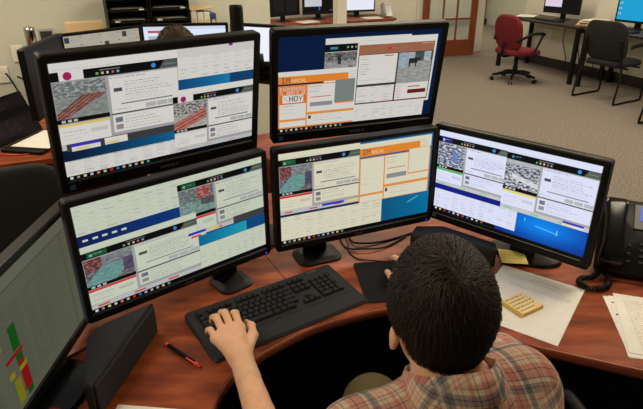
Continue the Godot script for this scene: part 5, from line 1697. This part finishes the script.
func build_right():
	plain_desk("black_desk", "long black desk along the white wall beside the red chair", 5.98, 6.62, 5.40, 6.90, M.dark_wood, M.black)
	plain_desk("black_desk", "black desk carrying the blue screen beside the guest chairs", 5.98, 6.62, 3.60, 5.33, M.dark_wood, M.black)
	var yaw := TURN - 90.0
	monitor("monitor", "monitor half white and half dark on the black desk by the red chair", rm(6.34, 1.00, 6.10), yaw + 12, 0, 0.52, 0.295, screen_simple("two", 21), 1.0, "plate", DESK, {})
	monitor("monitor", "monitor with a bright blue desktop on the black desk", rm(6.36, 0.99, 4.92), yaw + 8, 0, 0.50, 0.285, screen_simple("blue", 22), 1.0, "plate", DESK, {})
	for q in [[6.14, 6.10, "slim black keyboard below the half-dark monitor"], [6.14, 4.92, "slim black keyboard below the blue screen"]]:
		var kb := thing("slim_keyboard", q[2], "keyboard", rm(q[0], DESK, q[1]), deg_to_rad(yaw))
		mi("case", boxm(Vector3(0.44, 0.016, 0.14), 0.005), M.black, kb, Transform3D(Basis.IDENTITY, Vector3(0, 0.009, 0)))
		for i in 4:
			mi("key_row", boxm(Vector3(0.42, 0.006, 0.022), 0.002), M.key, kb, Transform3D(Basis.IDENTITY, Vector3(0, 0.018, -0.045 + i * 0.028)))
	var pp := thing("paper_pile", "white papers spread at the end of the long black desk", "paper", rm(6.20, DESK, 6.62), deg_to_rad(yaw + 8))
	for i in 3: mi("sheets", boxm(Vector3(0.25, 0.008, 0.30), 0.002), M.paper, pp, Transform3D(Basis(Vector3.UP, 0.25 * i), Vector3(0.03 * i, 0.005 + 0.009 * i, 0.02 * i)))
	var fp := thing("folder_pile", "untidy pile of manila folders and papers between the two black desks", "folders", rm(6.25, DESK, 5.42), deg_to_rad(yaw))
	for i in 6:
		mi("folder", boxm(Vector3(0.36 - 0.02 * i, 0.012, 0.27), 0.003), [M.manila, M.paper, M.red, M.manila, M.paper, M.paper][i], fp, Transform3D(Basis(Vector3.UP, [0.1, -0.15, 0.05, 0.3, -0.1, 0.2][i]), Vector3(0.02 * (i % 3), 0.007 + 0.0135 * i, 0.01 * (i % 2))))
	mi("note", boxm(Vector3(0.08, 0.001, 0.06), 0.0002), M.yellow, fp, Transform3D(Basis(Vector3.UP, 0.4), Vector3(0.02, 0.084, 0)))
	outlet_at("white wall outlet under the long black desk", rm(6.674, 0.47, 6.55), deg_to_rad(yaw))
	for i in 3:
		cable(["black cable dropping from the half-dark monitor to the carpet", "second black cable hanging under the long black desk", "black cable beside the desk leg near the guest chair"][i], [rm(6.63, 0.72, 6.2 - 0.27 * i), rm(6.60, 0.45, 6.22 - 0.28 * i), rm(6.61, 0.18, 6.12 - 0.25 * i), rm(6.55, 0.008, 6.10 - 0.26 * i)], 0.006)
	caster_chair("office_chair", "red fabric office chair with black arms on the carpet", Vector3(2.67, 0, -7.64), deg_to_rad(TURN - 90.0 + 2), M.red_fabric, {"back": 0.46, "width": 0.48, "seat": 0.44, "lift": -0.02, "spin": 0.9})
	var face := atan2(-0.87, 0.49)
	sled_chair("black fabric guest chair with sled frame beside the long black desk", Vector3(3.47, 0, -6.62), face)
	sled_chair("black fabric guest chair whose sled frame stands farther from the wall", Vector3(3.66, 0, -5.42), face)

func build_main_monitors():
	var hg := {"logo": "HANNS·G", "sticker": M.sticker, "side": 0.020, "top": 0.022, "bottom": 0.034}
	var asus := {"logo": "ASUS", "logo_mat": M.logo_gold, "led": true, "side": 0.017, "top": 0.018, "bottom": 0.024}
	monitor("monitor", "upper monitor showing factory floor views on the pole stand", Vector3(-0.406, 1.303, -1.411), 37.7, -8.9, 0.531, 0.299, screen_upper_left(), 0.80, "none", DESK, hg)
	monitor("monitor", "upper monitor showing a cow and an orange auction page", Vector3(0.124, 1.303, -1.719), 19.3, -8.8, 0.531, 0.299, screen_upper_right(), 0.80, "none", DESK, hg)
	monitor("monitor", "lower monitor with teal pool view and bidding windows above the keyboard", Vector3(-0.376, 0.989, -1.319), 39.8, 0, 0.531, 0.299, screen_lower_left(), 0.80, "plate", DESK, asus.merged({"foot_x": 0.155, "foot_z": 0.015, "foot_w": 0.11, "foot_d": 0.12}))
	monitor("monitor", "lower monitor with a large orange-framed page and a blue corner", Vector3(0.120, 0.989, -1.608), 23.0, 0, 0.531, 0.299, screen_lower_middle(), 0.84, "plate", DESK, asus.merged({"foot_x": -0.125, "foot_w": 0.15, "foot_d": 0.12}))
	monitor("monitor", "monitor with a vivid blue wallpaper behind the papers", Vector3(0.580, 0.993, -1.572), -42.3, 0, 0.509, 0.286, screen_lower_right(), 1.0, "oval", DESK, {"side": 0.020, "top": 0.019, "bottom": 0.038, "sticker": M.sticker_teal, "highlight_strips": true, "foot_x": 0.050, "foot_z": -0.05})
	monitor("monitor", "dim monitor showing a grey spreadsheet with green and red cells", Vector3(-0.634, 0.945, -0.975), 89.0, 0, 0.531, 0.299, screen_far_left(), 0.85, "oval", DESK, {"side": 0.018, "top": 0.018, "bottom": 0.026, "foot_z": 0.055})
	# pole that carries the two upper monitors
	var p := Vector3(-0.252, DESK, -1.735)
	var o := thing("monitor_stand", "black pole stand with two arms behind the upper monitors", "monitor stand", p)
	var st := new_st(true)
	lathe(st, [[0.11, 0.0], [0.11, 0.010], [0.05, 0.018], [0.034, 0.05], [0.022, 0.055]], 24)
	obj("foot", st, M.black, o)
	st = new_st(true)
	lathe(st, [[0.0205, 0.05], [0.0205, 0.780], [0.019, 0.787], [0.0, 0.788]], 20)
	obj("pole", st, M.black, o)
	for q in [[Vector3(-0.406, 1.303, -1.411), 37.7, -8.9], [Vector3(0.124, 1.303, -1.719), 19.3, -8.8]]:
		var b := Basis(Vector3.UP, deg_to_rad(q[1])) * Basis(Vector3.RIGHT, deg_to_rad(-q[2]))
		var plate: Vector3 = q[0] + b * Vector3(0, -0.006, -0.070) - p
		var joint: Vector3 = q[0] + b * Vector3(0, -0.006, -0.105) - p
		st = new_st(true)
		tube(st, [Vector3(0, joint.y, 0), joint.lerp(Vector3(0, joint.y, 0), 0.5) + Vector3(0, 0, -0.02), joint, plate], 0.017, 10)
		var arm := obj("arm", st, M.black, o)
		mi("mount_plate", boxm(Vector3(0.11, 0.11, 0.012), 0.003), M.black, arm, Transform3D(b, plate))
		st = new_st(true)
		lathe(st, [[0.030, -0.025], [0.032, -0.018], [0.032, 0.018], [0.030, 0.025]], 16, Vector3(0, joint.y, 0))
		obj("clamp", st, M.black, arm)
	st = new_st(true)
	tube(st, [Vector3(0.02, 0.605, 0.0), Vector3(0.115, 0.607, 0.012)], 0.017, 10)
	obj("cross_bar", st, M.black, o)
	st = new_st(true)
	lathe(st, [[0.0, -0.02], [0.016, -0.02], [0.018, 0.0], [0.016, 0.024], [0.0, 0.026]], 12, Vector3(0.062, 0.625, 0.03))
	obj("knob", st, M.black, o)

func build_desk_things():
	build_keyboard()
	build_mouse()
	wedge_speaker("long black wedge speaker beside the orange pen", [[-0.446, -1.205], [-0.494, -0.900], [-0.512, -0.905], [-0.566, -1.065], [-0.545, -1.120]], 0.097, Vector2(-0.50, -1.06))
	wedge_speaker("long black speaker lying below the blue wallpaper monitor", [[0.300, -1.637], [0.556, -1.522], [0.566, -1.566], [0.420, -1.690], [0.325, -1.690]], 0.070, Vector2(0.43, -1.60), true)
	build_papers()
	build_pen()
	build_phone()
	var cap := thing("bottle_cap", "small red round lid on the foot of the dim monitor", "lid", Vector3(-0.592, DESK + 0.0125, -0.898))
	var st := new_st(true)
	lathe(st, [[0.019, 0.0], [0.020, 0.002], [0.020, 0.007], [0.018, 0.009], [0.0, 0.009]], 20)
	obj("lid", st, M.red, cap)
	var y := DESK + 0.004
	cable("black cable crossing the desk under the orange page monitor", [Vector3(0.36, y, -1.78), Vector3(0.22, y, -1.70), Vector3(0.13, y + 0.006, -1.675), Vector3(0.10, y, -1.72), Vector3(0.09, y, -1.85)], 0.0035)
	cable("second black cable on the desk behind the mouse", [Vector3(0.30, y, -1.735), Vector3(0.22, y, -1.658), Vector3(0.14, y + 0.008, -1.632), Vector3(0.085, y, -1.655), Vector3(0.06, y, -1.74), Vector3(0.03, y, -1.84)], 0.003)
	cable("black cable running behind the wedge speaker to the dim monitor", [Vector3(-0.52, y, -1.26), Vector3(-0.575, y, -1.20), Vector3(-0.625, y, -1.12), Vector3(-0.70, y, -1.05)], 0.0035)
	caster_chair("office_chair", "black office chair under the person in plaid", Vector3(0.315, 0, -0.62), deg_to_rad(6.0), M.black_fabric, {"arm_x": 0.315, "arm_h": 0.255, "arm_z": -0.20, "back": 0.36, "seat": 0.44})

func _ready():
	# camera
	var cam := Camera3D.new()
	cam.name = "camera"
	add_child(cam)
	cam.position = Vector3(0, 1.68, 0)
	cam.rotation_degrees = Vector3(-25.0, 0, -0.32)
	cam.fov = 40.76
	cam.near = 0.05
	cam.far = 60.0
	cam.current = true
	# surroundings and exposure: a closed room, no sky
	var env := Environment.new()
	env.background_mode = Environment.BG_COLOR
	env.background_color = Color.BLACK
	env.tonemap_mode = Environment.TONE_MAPPER_LINEAR
	env.tonemap_exposure = 1.0
	env.sdfgi_enabled = true
	env.ssao_enabled = true
	env.ssil_enabled = true
	var we := WorldEnvironment.new()
	we.name = "surroundings"
	we.environment = env
	add_child(we)
	rng.seed = 4
	make_materials()
	var warm := Color(1.0, 0.935, 0.82)
	for q in [[-1.1, 1.0], [2.0, 1.0], [5.0, 1.0], [-1.1, 3.4], [2.0, 3.4], [5.0, 3.4], [1.9, 6.4], [5.0, 6.0], [-1.0, 6.4], [7.6, 9.4], [4.2, 9.6]]:
		ceiling_lamp(q[0], q[1], 3.2 if q[1] < 2.0 else 4.0, warm)
	build_room()
	build_corner_desk()
	build_main_monitors()
	build_operator()
	build_far_left()
	build_coworker()
	build_far_middle()
	build_right()
	build_desk_things()
